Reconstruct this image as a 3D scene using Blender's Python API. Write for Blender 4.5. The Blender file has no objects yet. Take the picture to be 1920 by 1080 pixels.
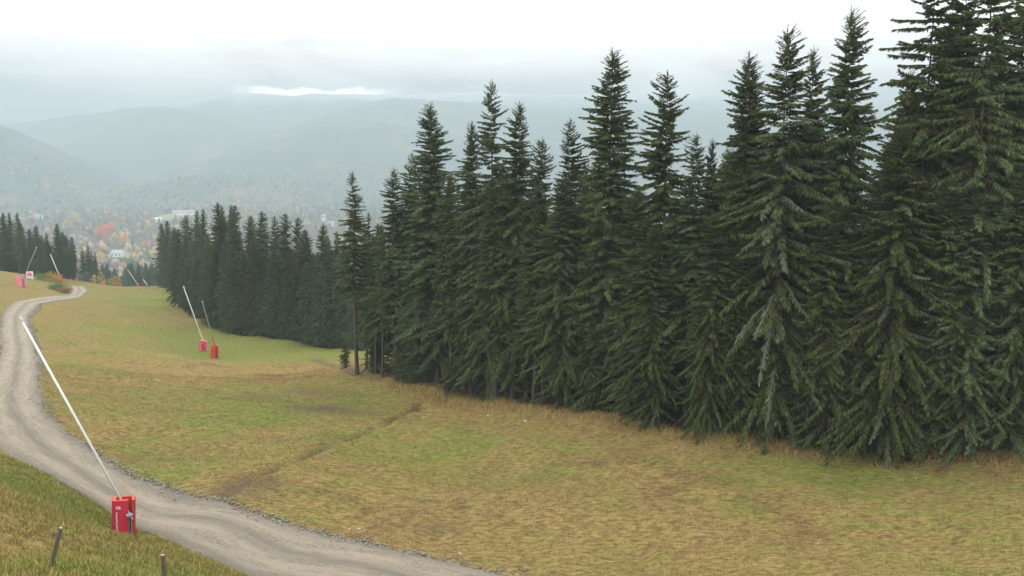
import bpy, math, random
import numpy as np
from mathutils.bvhtree import BVHTree

# ------------------------------------------------------------------ camera, sky, sun, exposure
scene = bpy.context.scene
COL = scene.collection
CAM = np.array([0.0, 0.0, 0.0])
F_PX = 1844.0                                   # focal length in photograph pixels (1920 wide)
PITCH = math.atan(240.0 / F_PX)

cam_data = bpy.data.cameras.new('camera')
cam_data.sensor_width = 36.0
cam_data.lens = 36.0 * F_PX / 1920.0
cam_data.clip_start = 0.5
cam_data.clip_end = 40000.0
cam = bpy.data.objects.new('camera', cam_data)
COL.objects.link(cam)
cam.location = CAM
cam.rotation_euler = (math.radians(90) - PITCH, 0, 0)
scene.camera = cam

SUN_EL, SUN_AZ = math.radians(42), math.radians(-38)     # azimuth from +Y, clockwise
world = bpy.data.worlds.new('World')
scene.world = world
world.use_nodes = True


def node(nt, kind, **kw):
    n = nt.nodes.new(kind)
    for k, v in kw.items():
        if k == 'inp':
            for i, val in v.items():
                n.inputs[i].default_value = val
        else:
            setattr(n, k, v)
    return n


def math_n(nt, op, a, b=None, c=None, clamp=False):
    n = nt.nodes.new('ShaderNodeMath')
    n.operation = op
    n.use_clamp = clamp
    for i, v in enumerate((a, b, c)):
        if v is None:
            continue
        if isinstance(v, (int, float)):
            n.inputs[i].default_value = v
        else:
            nt.links.new(v, n.inputs[i])
    return n.outputs[0]


def smooth(nt, v, lo, hi):
    n = nt.nodes.new('ShaderNodeMapRange')
    n.interpolation_type = 'SMOOTHSTEP'
    n.inputs['From Min'].default_value = lo
    n.inputs['From Max'].default_value = hi
    nt.links.new(v, n.inputs['Value'])
    return n.outputs['Result']


def mixc(nt, fac, a, b, blend='MIX'):
    n = nt.nodes.new('ShaderNodeMix')
    n.data_type = 'RGBA'
    n.blend_type = blend
    n.clamp_factor = True
    for sock, v in ((n.inputs[0], fac), (n.inputs[6], a), (n.inputs[7], b)):
        if isinstance(v, (int, float)):
            sock.default_value = v
        elif isinstance(v, (tuple, list)):
            sock.default_value = tuple(v) + ((1,) if len(v) == 3 else ())
        else:
            nt.links.new(v, sock)
    return n.outputs[2]


def noise(nt, vec, scale, detail=4, rough=0.55, dist=0.0):
    n = nt.nodes.new('ShaderNodeTexNoise')
    n.inputs['Scale'].default_value = scale
    n.inputs['Detail'].default_value = detail
    n.inputs['Roughness'].default_value = rough
    n.inputs['Distortion'].default_value = dist
    if vec is not None:
        nt.links.new(vec, n.inputs['Vector'])
    return n.outputs['Fac']


def mapping(nt, vec, scale=(1, 1, 1), rot=(0, 0, 0), loc=(0, 0, 0)):
    m = nt.nodes.new('ShaderNodeMapping')
    m.inputs['Scale'].default_value = scale
    m.inputs['Rotation'].default_value = rot
    m.inputs['Location'].default_value = loc
    nt.links.new(vec, m.inputs['Vector'])
    return m.outputs[0]


def ramp(nt, fac, stops):
    r = nt.nodes.new('ShaderNodeValToRGB')
    e = r.color_ramp.elements
    while len(e) < len(stops):
        e.new(0.5)
    for el, (p, c) in zip(e, stops):
        el.position = p
        el.color = tuple(c) + (1,)
    nt.links.new(fac, r.inputs[0])
    return r.outputs[0]


def build_world():
    nt = world.node_tree
    nt.nodes.clear()
    out = nt.nodes.new('ShaderNodeOutputWorld')
    bg = nt.nodes.new('ShaderNodeBackground')
    bg.inputs['Strength'].default_value = 0.1
    sky = nt.nodes.new('ShaderNodeTexSky')
    sky.sky_type = 'NISHITA'
    sky.sun_disc = False
    sky.sun_elevation = SUN_EL
    sky.sun_rotation = SUN_AZ
    tc = nt.nodes.new('ShaderNodeTexCoord')
    d = tc.outputs['Generated']
    sep = nt.nodes.new('ShaderNodeSeparateXYZ')
    nt.links.new(d, sep.inputs[0])
    x, y, z = sep.outputs
    # overcast deck: the grey underside of the cloud lies low round the horizon, the deck above is bright
    v1 = mapping(nt, d, scale=(3.2, 3.2, 13.0), loc=(0.7, 0.2, 0.4))
    n1 = noise(nt, v1, 1.6, 6, 0.55, 0.6)
    v2 = mapping(nt, d, scale=(9, 9, 30), loc=(3.1, 1.2, 0.0))
    n2 = noise(nt, v2, 1.8, 5, 0.6, 0.4)
    e = math_n(nt, 'ADD', z, math_n(nt, 'MULTIPLY', math_n(nt, 'SUBTRACT', n1, 0.5), 0.17))
    e = math_n(nt, 'ADD', e, math_n(nt, 'MULTIPLY', math_n(nt, 'SUBTRACT', n2, 0.5), 0.055))
    k = math_n(nt, 'ADD', e, 0.05)
    cl = ramp(nt, k, [(0.0, (0.15, 0.14, 0.14)), (0.093, (0.18, 0.16, 0.155)), (0.126, (0.56, 0.455, 0.43)),
                      (0.172, (0.74, 0.70, 0.69)), (0.22, (0.90, 0.87, 0.86)), (1.0, (0.76, 0.76, 0.77))])
    cl = mixc(nt, 1.0, cl, (CLOUD_GAIN,) * 3, 'MULTIPLY')
    # the bright break over the far ridge
    az = math_n(nt, 'ARCTAN2', x, y)
    vb = mapping(nt, d, scale=(42, 42, 120))
    nb = noise(nt, vb, 1.0, 6, 0.7)
    zb = math_n(nt, 'ADD', z, math_n(nt, 'MULTIPLY', math_n(nt, 'SUBTRACT', nb, 0.5), 0.022))
    m = math_n(nt, 'SUBTRACT', 1.0, smooth(nt, zb, 0.0645, 0.0715))
    m = math_n(nt, 'MULTIPLY', m, smooth(nt, az, -0.290, -0.215))
    m = math_n(nt, 'MULTIPLY', m, math_n(nt, 'SUBTRACT', 1.0, smooth(nt, az, -0.170, -0.100)))
    cl = mixc(nt, m, cl, (95, 90, 90))
    col = mixc(nt, 0.93, sky.outputs[0], cl)
    nt.links.new(col, bg.inputs['Color'])
    nt.links.new(bg.outputs[0], out.inputs[0])


CLOUD_GAIN = 34.0
build_world()

sun_data = bpy.data.lights.new('sun', 'SUN')
sun_data.energy = 1.2
sun_data.angle = math.radians(14)
sun_data.color = (1.0, 0.96, 0.90)
sun = bpy.data.objects.new('sun', sun_data)
COL.objects.link(sun)
sun.rotation_euler = (math.radians(90) - SUN_EL, 0, math.pi - SUN_AZ)

scene.view_settings.view_transform = 'Standard'
scene.view_settings.look = 'None'
scene.view_settings.exposure = 0.15
scene.view_settings.gamma = 1.0
scene.render.engine = 'CYCLES'
scene.cycles.use_denoising = True
scene.cycles.max_bounces = 5
scene.cycles.diffuse_bounces = 3
scene.cycles.glossy_bounces = 2
scene.cycles.transmission_bounces = 2
scene.cycles.volume_bounces = 0
scene.cycles.transparent_max_bounces = 8
scene.cycles.caustics_reflective = False
scene.cycles.caustics_refractive = False

HAZE_DENSITY = 4.0e-4
HAZE_COLOR = (0.60, 0.735, 0.77)

# ------------------------------------------------------------------ small tools
rng = np.random.default_rng(7)
random.seed(7)


def tag(o, label=None, cat=None, group=None, kind=None):
    if label:
        o['label'] = label
    if cat:
        o['category'] = cat
    if group:
        o['group'] = group
    if kind:
        o['kind'] = kind
    return o


def link(name, data, parent=None, loc=None):
    o = bpy.data.objects.new(name, data)
    COL.objects.link(o)
    if parent is not None:
        o.parent = parent
    if loc is not None:
        o.location = loc
    return o


def empty(name, loc):
    o = link(name, None, None, loc)
    o.empty_display_size = 0.2
    return o


def mesh_np(name, V, F, mat, smooth_shade=False, attrs=None):
    """V (n,3) float, F (m,3|4) int -> mesh; attrs {name: (n,4)} point colours"""
    me = bpy.data.meshes.new(name)
    V = np.ascontiguousarray(V, dtype=np.float32)
    F = np.ascontiguousarray(F, dtype=np.int32)
    k = F.shape[1]
    me.vertices.add(len(V))
    me.vertices.foreach_set('co', V.ravel())
    me.loops.add(F.size)
    me.loops.foreach_set('vertex_index', F.ravel())
    me.polygons.add(len(F))
    me.polygons.foreach_set('loop_start', np.arange(0, F.size, k, dtype=np.int32))
    me.polygons.foreach_set('loop_total', np.full(len(F), k, dtype=np.int32))
    if smooth_shade:
        me.polygons.foreach_set('use_smooth', np.ones(len(F), dtype=bool))
    me.update(calc_edges=True)
    for an, av in (attrs or {}).items():
        a = me.color_attributes.new(an, 'FLOAT_COLOR', 'POINT')
        a.data.foreach_set('color', np.ascontiguousarray(av, dtype=np.float32).ravel())
    me.materials.append(mat)
    return me


class MB:
    """collects shapes and links them as one mesh object"""
    def __init__(self):
        self.v, self.f = [], []

    def add(self, vs, fs):
        n = len(self.v)
        self.v += [tuple(p) for p in vs]
        self.f += [tuple(i + n for i in f) for f in fs]

    def box(self, c, s, rz=0.0):
        cx, cy, cz = c
        a, b, h = s[0] / 2, s[1] / 2, s[2] / 2
        ca, sa = math.cos(rz), math.sin(rz)
        vs = [(cx + x * ca - y * sa, cy + x * sa + y * ca, cz + z) for z in (-h, h) for x, y in ((-a, -b), (a, -b), (a, b), (-a, b))]
        self.add(vs, [(3, 2, 1, 0), (4, 5, 6, 7), (0, 1, 5, 4), (1, 2, 6, 5), (2, 3, 7, 6), (3, 0, 4, 7)])

    def tube(self, pts, radii, n=10, cap=True):
        pts = [np.array(p, float) for p in pts]
        rings = []
        for i, p in enumerate(pts):
            t = pts[min(i + 1, len(pts) - 1)] - pts[max(i - 1, 0)]
            t = t / np.linalg.norm(t)
            a = np.cross(t, (0.31, 0.87, 0.11) if abs(t[2]) > 0.9 else (0, 0, 1))
            a /= np.linalg.norm(a)
            b = np.cross(t, a)
            rings.append([p + radii[i] * (a * math.cos(2 * math.pi * j / n) + b * math.sin(2 * math.pi * j / n)) for j in range(n)])
        vs = [q for r in rings for q in r]
        fs = []
        for i in range(len(pts) - 1):
            for j in range(n):
                k = (j + 1) % n
                fs.append((i * n + j, i * n + k, (i + 1) * n + k, (i + 1) * n + j))
        if cap:
            fs.append(tuple(reversed(range(n))))
            fs.append(tuple((len(pts) - 1) * n + j for j in range(n)))
        self.add(vs, fs)

    def build(self, name, mat, parent=None, loc=None, shade=False, bevel=0.0):
        me = bpy.data.meshes.new(name)
        me.from_pydata(self.v, [], self.f)
        if shade:
            me.polygons.foreach_set('use_smooth', [True] * len(me.polygons))
        me.update()
        me.materials.append(mat)
        o = link(name, me, parent, loc)
        if bevel:
            b = o.modifiers.new('bevel', 'BEVEL')
            b.width = bevel
            b.segments = 2
            b.limit_method = 'ANGLE'
        return o


# ------------------------------------------------------------------ where a photograph pixel lies in the place
CP, SP = math.cos(PITCH), math.sin(PITCH)


def ray(px, py):
    x = (px - 960.0) / F_PX
    y = (540.0 - py) / F_PX
    return np.array([x, CP + y * SP, -SP + y * CP])


def at(px, py, Y):
    d = ray(px, py)
    return d * (Y / d[1])


def project(P):
    P = np.asarray(P, float)
    dep = P[..., 1] * CP - P[..., 2] * SP
    up = P[..., 1] * SP + P[..., 2] * CP
    return 960 + F_PX * P[..., 0] / dep, 540 - F_PX * up / dep


# ground survey: (pixel x, pixel y, distance)
SURVEY = [
    (0, 1080, 22), (300, 1085, 27), (400, 1080, 35), (0, 950, 34), (130, 1000, 34), (0, 860, 52), (120, 935, 46.5), (235, 1002, 46), (470, 1080, 41.5),
    (-250, 1000, 28), (-250, 900, 40), (-250, 760, 62),
    (430, 945, 50), (220, 880, 57), (700, 1030, 44.8), (900, 1075, 42.3), (1300, 1080, 41.2), (1900, 1080, 39.5), (2300, 1080, 39),
    (100, 790, 67), (78, 740, 75), (20, 720, 79), (-150, 720, 78), (40, 650, 108), (-150, 620, 112), (5, 600, 134), (-150, 560, 150),
    (400, 830, 65), (700, 880, 58), (1100, 930, 53), (1500, 960, 49.5), (1900, 960, 47),
    (1920, 852, 56), (2300, 860, 55), (1500, 832, 61), (1300, 812, 64.5), (1145, 778, 70), (1000, 765, 75), (900, 752, 80), (760, 722, 89), (655, 692, 100),
    (300, 740, 84), (500, 720, 92), (600, 697, 101), (440, 687, 112), (300, 668, 116), (160, 650, 116),
    (520, 682, 117), (560, 668, 133), (640, 655, 146), (600, 648, 151), (500, 633, 158), (400, 618, 166), (345, 590, 192),
    (381, 664, 140), (403, 672, 137), (250, 610, 150), (150, 590, 165), (330, 560, 232),
    (300, 536, 285), (260, 538, 290), (200, 537, 300), (200, 560, 220), (60, 567, 178), (130, 556, 212), (155, 540, 262),
    (110, 530, 258), (40, 536, 222), (0, 516, 232), (60, 520, 245), (140, 525, 300), (-200, 500, 240),
    (900, 690, 108), (1200, 735, 92), (1600, 780, 80), (2000, 800, 78), (800, 655, 150), (1200, 650, 150), (1700, 660, 150),
]
SV, SS = [], []
for px, py, Y in SURVEY:
    p = at(px, py, Y)
    r = math.hypot(p[0], p[1])
    SV.append((math.atan2(p[0], p[1]), math.log(r)))
    SS.append(p[2] / r)
for th in (-0.6, -0.42, -0.3, -0.15, 0.1, 0.35, 0.7):
    for r, z in ((4, -6.0), (9, -6.2), (14, -6.9 if th < -0.25 else -8.5), (20, -9 if th < -0.25 else -11.5), (30, -12.5 if th < -0.25 else -15.5)):
        if r >= 20 and -0.55 < th < -0.2:
            continue
        SV.append((th, math.log(r)))
        SS.append(z / r)
    for r, z in ((380, -53), (460, -66), (700, -101), (950, -125), (1500, -128), (2500, -128), (4500, -128), (9000, -128)):
        SV.append((th, math.log(r)))
        SS.append(z / r)
SV, SS = np.array(SV), np.array(SS)


def _kern(A, B):
    d2 = ((A[:, None, :] - B[None, :, :]) ** 2 * np.array([6.0, 1.0])).sum(-1)
    return np.where(d2 > 1e-12, d2 * np.log(np.maximum(d2, 1e-12)), 0.0)


_n = len(SV)
_K = _kern(SV, SV) + np.eye(_n) * 2e-3
_P = np.c_[np.ones(_n), SV]
_A = np.block([[_K, _P], [_P.T, np.zeros((3, 3))]])
_W = np.linalg.solve(_A, np.r_[SS, 0, 0, 0])

_wr = np.random.default_rng(3)
WAVES = []
for lam, amp in ((26, .10), (17, .10), (11, .07), (7.3, .05), (4.7, .035), (3.1, .025), (2.1, .018), (1.4, .012)):
    for _ in range(3):
        a = _wr.uniform(0, math.pi)
        WAVES.append((2 * math.pi / lam * math.cos(a), 2 * math.pi / lam * math.sin(a), _wr.uniform(0, 6.28), amp))


def height_base(X, Y):
    X, Y = np.atleast_1d(np.asarray(X, float)), np.atleast_1d(np.asarray(Y, float))
    r = np.maximum(np.hypot(X, Y), 4.0)
    th = np.arctan2(X, Y)
    lim = 0.75
    back = np.abs(th) > lim
    te = np.where(back, np.sign(th) * lim * (math.pi - np.abs(th)) / (math.pi - lim), th)
    Q = np.c_[te, np.log(r)]
    out = np.empty(len(Q))
    for i in range(0, len(Q), 20000):
        q = Q[i:i + 20000]
        out[i:i + 20000] = _kern(q, SV) @ _W[:_n] + np.c_[np.ones(len(q)), q] @ _W[_n:]
    z = out * r
    w = np.zeros(len(Q))
    for kx, ky, ph, am in WAVES:
        w += am * np.sin(kx * X + ky * Y + ph)
    return z + w * np.clip((r - 12) / 20, 0, 1) * np.clip((320 - r) / 60, 0, 1)


def hit(px, py, f=height_base, lo=10.0, hi=4000.0):
    d = ray(px, py)
    d = d / math.hypot(d[0], d[1])
    rr = np.geomspace(lo, hi, 3000)
    z = f(d[0] * rr, d[1] * rr)
    below = d[2] * rr < z
    if not below.any():
        i = len(rr) - 1
    else:
        i = int(np.argmax(below))
    if i == 0:
        r = rr[0]
    else:
        a = d[2] * rr[i - 1] - z[i - 1]
        b = d[2] * rr[i] - z[i]
        r = rr[i - 1] + (rr[i] - rr[i - 1]) * (a / (a - b) if a != b else 0)
    return np.array([d[0] * r, d[1] * r, float(f(d[0] * r, d[1] * r)[0])])


def poly_dist(X, Y, pts):
    """distance to a polyline in plan"""
    best = np.full(len(X), 1e9)
    for a, b in zip(pts[:-1], pts[1:]):
        ab = b[:2] - a[:2]
        t = np.clip(((X - a[0]) * ab[0] + (Y - a[1]) * ab[1]) / (ab @ ab), 0, 1)
        best = np.minimum(best, np.hypot(X - a[0] - t * ab[0], Y - a[1] - t * ab[1]))
    return best


def resample(pts, n):
    pts = np.array(pts)
    s = np.r_[0, np.cumsum(np.linalg.norm(np.diff(pts[:, :2], axis=0), axis=1))]
    # smooth through the points
    t = np.linspace(0, s[-1], n)
    out = np.c_[np.interp(t, s, pts[:, 0]), np.interp(t, s, pts[:, 1])]
    return out


def smooth_line(a, k):
    ker = np.hanning(2 * k + 3)[1:-1]
    ker /= ker.sum()
    m = len(ker) // 2
    o = np.empty_like(a)
    for c in range(a.shape[1]):
        e = np.r_[2 * a[0, c] - a[m:0:-1, c], a[:, c], 2 * a[-1, c] - a[-2:-m - 2:-1, c]]
        o[:, c] = np.convolve(e, ker, 'valid')
    return o


DITCH = [hit(*p) for p in ((425, 920), (500, 886), (560, 862), (610, 838), (660, 820), (720, 797), (790, 762))]
DITCH2 = [hit(*p) for p in ((590, 672), (650, 686), (720, 712))]
ROAD_R = [hit(*p) for p in ((1160, 1100), (1030, 1083), (925, 1069), (810, 1051), (700, 1030), (600, 1000), (500, 970), (430, 945), (330, 912), (235, 878), (150, 832), (102, 790), (82, 750), (78, 700), (72, 660), (60, 622), (54, 592), (76, 570), (112, 562), (150, 556), (167, 546), (160, 537))]
ROAD_L = [hit(*p) for p in ((640, 1130), (560, 1105), (470, 1080), (400, 1055), (330, 1022), (262, 984), (190, 946), (120, 908), (60, 880), (0, 852), (-55, 800), (-50, 750), (-18, 700), (0, 650), (-2, 615), (4, 585), (22, 568), (50, 562), (95, 557), (126, 552), (134, 543), (130, 536))]
NR = 420
RR = smooth_line(resample(ROAD_R, NR), 7)
RL = smooth_line(resample(ROAD_L, NR), 7)
RC = (RR + RL) / 2
RCP = [RC[i] for i in range(0, NR, 6)]


def waves(X, Y):
    r = np.hypot(X, Y)
    w = np.zeros(len(X))
    for kx, ky, ph, am in WAVES:
        w += am * np.sin(kx * X + ky * Y + ph)
    return w * np.clip((r - 12) / 20, 0, 1) * np.clip((320 - r) / 60, 0, 1)


def height(X, Y):
    X, Y = np.atleast_1d(np.asarray(X, float)), np.atleast_1d(np.asarray(Y, float))
    z = height_base(X, Y)
    z = z - waves(X, Y) * .92 * np.exp(-(poly_dist(X, Y, RCP) / 3.6) ** 4)
    d = poly_dist(X, Y, DITCH)
    z = z - (0.36 + 0.18 * np.sin(X * 1.3 + Y * .7)) * np.exp(-(d / 0.36) ** 2) + 0.10 * np.exp(-((d - 0.9) / 0.4) ** 2)
    d = poly_dist(X, Y, DITCH2)
    z = z - 0.35 * np.exp(-(d / 0.7) ** 2)
    # the road is cut level into the slope
    d = poly_dist(X, Y, RCP)
    z = z - 0.10 * np.exp(-(d / 2.2) ** 4)
    return z


def gz(x, y):
    return float(height(x, y)[0])


# ------------------------------------------------------------------ materials
def new_mat(name):
    m = bpy.data.materials.new(name)
    m.use_nodes = True
    nt = m.node_tree
    nt.nodes.clear()
    out = nt.nodes.new('ShaderNodeOutputMaterial')
    b = nt.nodes.new('ShaderNodeBsdfPrincipled')
    nt.links.new(b.outputs[0], out.inputs[0])
    b.inputs['Roughness'].default_value = 0.9
    b.inputs['Specular IOR Level'].default_value = 0.04
    return m, nt, b


def set_in(nt, b, name, v):
    if isinstance(v, (int, float)):
        b.inputs[name].default_value = v
    elif isinstance(v, (tuple, list)):
        b.inputs[name].default_value = tuple(v) + ((1,) if len(v) == 3 else ())
    else:
        nt.links.new(v, b.inputs[name])


def bump(nt, b, h, strength=0.5, dist=0.05):
    n = nt.nodes.new('ShaderNodeBump')
    n.inputs['Strength'].default_value = strength
    n.inputs['Distance'].default_value = dist
    nt.links.new(h, n.inputs['Height'])
    nt.links.new(n.outputs[0], b.inputs['Normal'])


def attr(nt, name):
    a = nt.nodes.new('ShaderNodeAttribute')
    a.attribute_name = name
    s = nt.nodes.new('ShaderNodeSeparateColor')
    nt.links.new(a.outputs['Color'], s.inputs[0])
    return s.outputs


def world_pos(nt):
    g = nt.nodes.new('ShaderNodeNewGeometry')
    return g.outputs['Position']


def turf_colour(nt, zone):
    """colour of the mown mountain meadow at a world position; shared by the soil sheet and the blades"""
    p = world_pos(nt)
    n_big = noise(nt, p, 0.085, 5, 0.6, 0.8)
    n_mid = noise(nt, mapping(nt, p, scale=(0.35, 1.1, 0.4), rot=(0, 0, 0.30)), 1.0, 5, 0.65, 0.5)
    n_fine = noise(nt, mapping(nt, p, scale=(2.2, 5.0, 2.0), rot=(0, 0, 0.22)), 1.0, 4, 0.7)
    n_red = noise(nt, mapping(nt, p, loc=(31, 7, 3)), 0.16, 5, 0.65, 0.6)
    straw = mixc(nt, smooth(nt, n_fine, 0.33, 0.68), (0.125, 0.086, 0.032), (0.295, 0.218, 0.084))
    green = mixc(nt, smooth(nt, n_fine, 0.3, 0.7), (0.080, 0.096, 0.019), (0.205, 0.216, 0.056))
    red = mixc(nt, smooth(nt, n_fine, 0.3, 0.7), (0.085, 0.048, 0.024), (0.205, 0.128, 0.060))
    g = math_n(nt, 'ADD', math_n(nt, 'MULTIPLY', n_big, 1.5), math_n(nt, 'MULTIPLY', n_mid, 1.5))
    g = math_n(nt, 'ADD', g, math_n(nt, 'MULTIPLY', n_fine, 0.9))
    g = math_n(nt, 'ADD', g, math_n(nt, 'SUBTRACT', zone[0], 0.5))
    c = mixc(nt, smooth(nt, n_red, 0.52, 0.72), straw, red)
    c = mixc(nt, smooth(nt, g, 1.74, 2.42), c, green)
    return c, n_fine, n_mid


def make_ground():
    m, nt, b = new_mat('meadow_turf')
    zone = attr(nt, 'zone')
    c, nf, nm = turf_colour(nt, zone)
    p = world_pos(nt)
    # needle litter under the spruces
    nl = noise(nt, p, 1.3, 5, 0.7)
    litter = mixc(nt, nl, (0.040, 0.024, 0.014), (0.115, 0.075, 0.045))
    c = mixc(nt, zone[1], c, litter)
    soil = mixc(nt, noise(nt, p, 3.0, 4, 0.7), (0.045, 0.032, 0.020), (0.17, 0.125, 0.085))
    c = mixc(nt, zone[2], c, soil)
    # fine darker tufts and gaps
    nt2 = noise(nt, mapping(nt, p, scale=(2.6, 6.5, 4.0), rot=(0, 0, .2)), 1.0, 4, 0.75)
    c = mixc(nt, math_n(nt, 'MULTIPLY', smooth(nt, nt2, 0.55, 0.70), 0.6), c, (0.070, 0.052, 0.024))
    set_in(nt, b, 'Base Color', c)
    b.inputs['Roughness'].default_value = 1.0
    h = math_n(nt, 'ADD', noise(nt, p, 6.0, 4, 0.7), math_n(nt, 'MULTIPLY', nm, 1.5))
    bump(nt, b, h, 0.9, 0.12)
    return m


def make_blade():
    m, nt, b = new_mat('grass_blades')
    zone = attr(nt, 'zone')
    c, nf, nm = turf_colour(nt, zone)
    c = mixc(nt, math_n(nt, 'MULTIPLY', zone[1], 0.85), c, (0.36, 0.265, 0.125))      # dry seed stalks
    c = mixc(nt, math_n(nt, 'MULTIPLY', zone[2], 0.9), c, (0.085, 0.145, 0.025))     # fresh green blades
    a4 = nt.nodes.new('ShaderNodeAttribute')
    a4.attribute_name = 'zone'
    c = mixc(nt, a4.outputs['Alpha'], mixc(nt, 1.0, c, (0.6, 0.58, 0.55), 'MULTIPLY'), mixc(nt, 1.0, c, (1.75, 1.7, 1.6), 'MULTIPLY'))
    set_in(nt, b, 'Base Color', c)
    b.inputs['Roughness'].default_value = 0.8
    return m


def make_gravel():
    m, nt, b = new_mat('gravel_road')
    p = world_pos(nt)
    zone = attr(nt, 'zone')                         # r: across the road 0..1, g: wheel track, b: rough edge
    n1 = noise(nt, p, 5.0, 6, 0.8)
    n2 = noise(nt, p, 0.7, 5, 0.65, 0.5)
    n3 = noise(nt, p, 30.0, 2, 0.6)
    za = nt.nodes.new('ShaderNodeAttribute')
    za.attribute_name = 'zone'
    cmb = nt.nodes.new('ShaderNodeCombineXYZ')
    nt.links.new(math_n(nt, 'MULTIPLY', zone[0], 4.5), cmb.inputs[0])
    nt.links.new(math_n(nt, 'MULTIPLY', za.outputs['Alpha'], 0.12), cmb.inputs[1])
    n2 = noise(nt, cmb.outputs[0], 2.2, 6, 0.72, 0.2)
    c = mixc(nt, smooth(nt, n1, 0.3, 0.7), (0.135, 0.114, 0.084), (0.35, 0.304, 0.235))
    c = mixc(nt, smooth(nt, n2, 0.40, 0.65), c, mixc(nt, n1, (0.21, 0.180, 0.135), (0.41, 0.36, 0.28)))
    c = mixc(nt, math_n(nt, 'MULTIPLY', math_n(nt, 'MULTIPLY', zone[1], 0.6), smooth(nt, n2, 0.25, 0.6)), c, (0.365, 0.315, 0.238))
    c = mixc(nt, math_n(nt, 'MULTIPLY', zone[2], smooth(nt, n1, 0.38, 0.6)), c, (0.115, 0.105, 0.095))
    c = mixc(nt, math_n(nt, 'MULTIPLY', smooth(nt, n3, 0.60, 0.72), 0.6), c, (0.12, 0.11, 0.10))
    set_in(nt, b, 'Base Color', c)
    b.inputs['Roughness'].default_value = 0.95
    bump(nt, b, math_n(nt, 'ADD', math_n(nt, 'MULTIPLY', n2, 0.5), math_n(nt, 'ADD', n1, n3)), 1.0, 0.06)
    return m


def plain(name, col, rough=0.6, var=0.25, scale=3.0, spec=0.3, metallic=0.0, dirt=None):
    m, nt, b = new_mat(name)
    tc = nt.nodes.new('ShaderNodeTexCoord')
    n = noise(nt, tc.outputs['Object'], scale, 5, 0.65)
    dark = tuple(x * (1 - var) for x in col)
    lite = tuple(min(1, x * (1 + var)) for x in col)
    c = mixc(nt, n, dark, lite)
    if dirt:
        n2 = noise(nt, tc.outputs['Object'], scale * 0.6, 6, 0.7)
        c = mixc(nt, math_n(nt, 'MULTIPLY', smooth(nt, n2, 0.5, 0.7), 0.5), c, dirt)
    set_in(nt, b, 'Base Color', c)
    b.inputs['Roughness'].default_value = rough
    b.inputs['Specular IOR Level'].default_value = spec
    b.inputs['Metallic'].default_value = metallic
    return m


def make_needles(name, dark, lite, lichen, twig_mix=0.0):
    m, nt, b = new_mat(name)
    t = attr(nt, 'tint')                           # r: hue, g: lichen or dead twig, b: cone
    oi = nt.nodes.new('ShaderNodeObjectInfo')
    p = world_pos(nt)
    n = noise(nt, p, 0.55, 3, 0.6)
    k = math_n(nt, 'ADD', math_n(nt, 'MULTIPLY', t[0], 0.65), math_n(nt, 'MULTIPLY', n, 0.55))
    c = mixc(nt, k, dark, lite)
    hue = nt.nodes.new('ShaderNodeHueSaturation')
    nt.links.new(c, hue.inputs['Color'])
    r = oi.outputs['Random']
    nt.links.new(math_n(nt, 'MULTIPLY_ADD', r, 0.03, 0.472), hue.inputs['Hue'])
    nt.links.new(math_n(nt, 'MULTIPLY_ADD', r, 0.55, 0.75), hue.inputs['Value'])
    nt.links.new(math_n(nt, 'MULTIPLY_ADD', r, -0.2, 1.0), hue.inputs['Saturation'])
    c = mixc(nt, t[1], hue.outputs[0], lichen)
    c = mixc(nt, t[2], c, (0.135, 0.070, 0.045))
    set_in(nt, b, 'Base Color', c)
    b.inputs['Roughness'].default_value = 0.8
    b.inputs['Specular IOR Level'].default_value = 0.05
    return m


def make_bark():
    m, nt, b = new_mat('spruce_bark')
    tc = nt.nodes.new('ShaderNodeTexCoord')
    v = mapping(nt, tc.outputs['Object'], scale=(6, 6, 1.2))
    n = noise(nt, v, 2.0, 5, 0.7)
    n2 = noise(nt, tc.outputs['Object'], 0.8, 4, 0.6)
    c = mixc(nt, n, (0.040, 0.032, 0.026), (0.13, 0.105, 0.088))
    c = mixc(nt, math_n(nt, 'MULTIPLY', smooth(nt, n2, 0.5, 0.7), 0.6), c, (0.17, 0.175, 0.145))
    set_in(nt, b, 'Base Color', c)
    bump(nt, b, n, 0.8, 0.04)
    return m


def make_mountain(name, snow_fade_lo=None, snow_fade_hi=None):
    m, nt, b = new_mat(name)
    p = world_pos(nt)
    n1 = noise(nt, p, 0.03, 6, 0.75, 0.3)
    n2 = noise(nt, p, 0.0016, 5, 0.6, 0.5)
    n3 = noise(nt, mapping(nt, p, loc=(500, 90, 0)), 0.0045, 5, 0.65, 0.4)
    c = mixc(nt, smooth(nt, n1, 0.35, 0.68), (0.026, 0.044, 0.034), (0.115, 0.140, 0.095))
    c = mixc(nt, math_n(nt, 'MULTIPLY', smooth(nt, n3, 0.52, 0.68), 0.6), c, mixc(nt, n1, (0.17, 0.10, 0.05), (0.36, 0.24, 0.12)))
    c = mixc(nt, math_n(nt, 'MULTIPLY', smooth(nt, n2, 0.62, 0.70), 0.7), c, (0.22, 0.20, 0.09))
    if snow_fade_lo is not None:  # snow dusting; the whitening also paints the ridge's soft fade into cloud
        sep = nt.nodes.new('ShaderNodeSeparateXYZ')
        nt.links.new(p, sep.inputs[0])
        zz = math_n(nt, 'ADD', sep.outputs[2], math_n(nt, 'MULTIPLY', math_n(nt, 'SUBTRACT', noise(nt, p, 0.004, 6, 0.7), 0.5), 260))
        s = math_n(nt, 'MULTIPLY', smooth(nt, zz, snow_fade_lo, snow_fade_hi), smooth(nt, n1, 0.25, 0.55))
        c = mixc(nt, s, c, (0.75, 0.77, 0.80))
    set_in(nt, b, 'Base Color', c)
    b.inputs['Roughness'].default_value = 1.0
    return m


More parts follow.
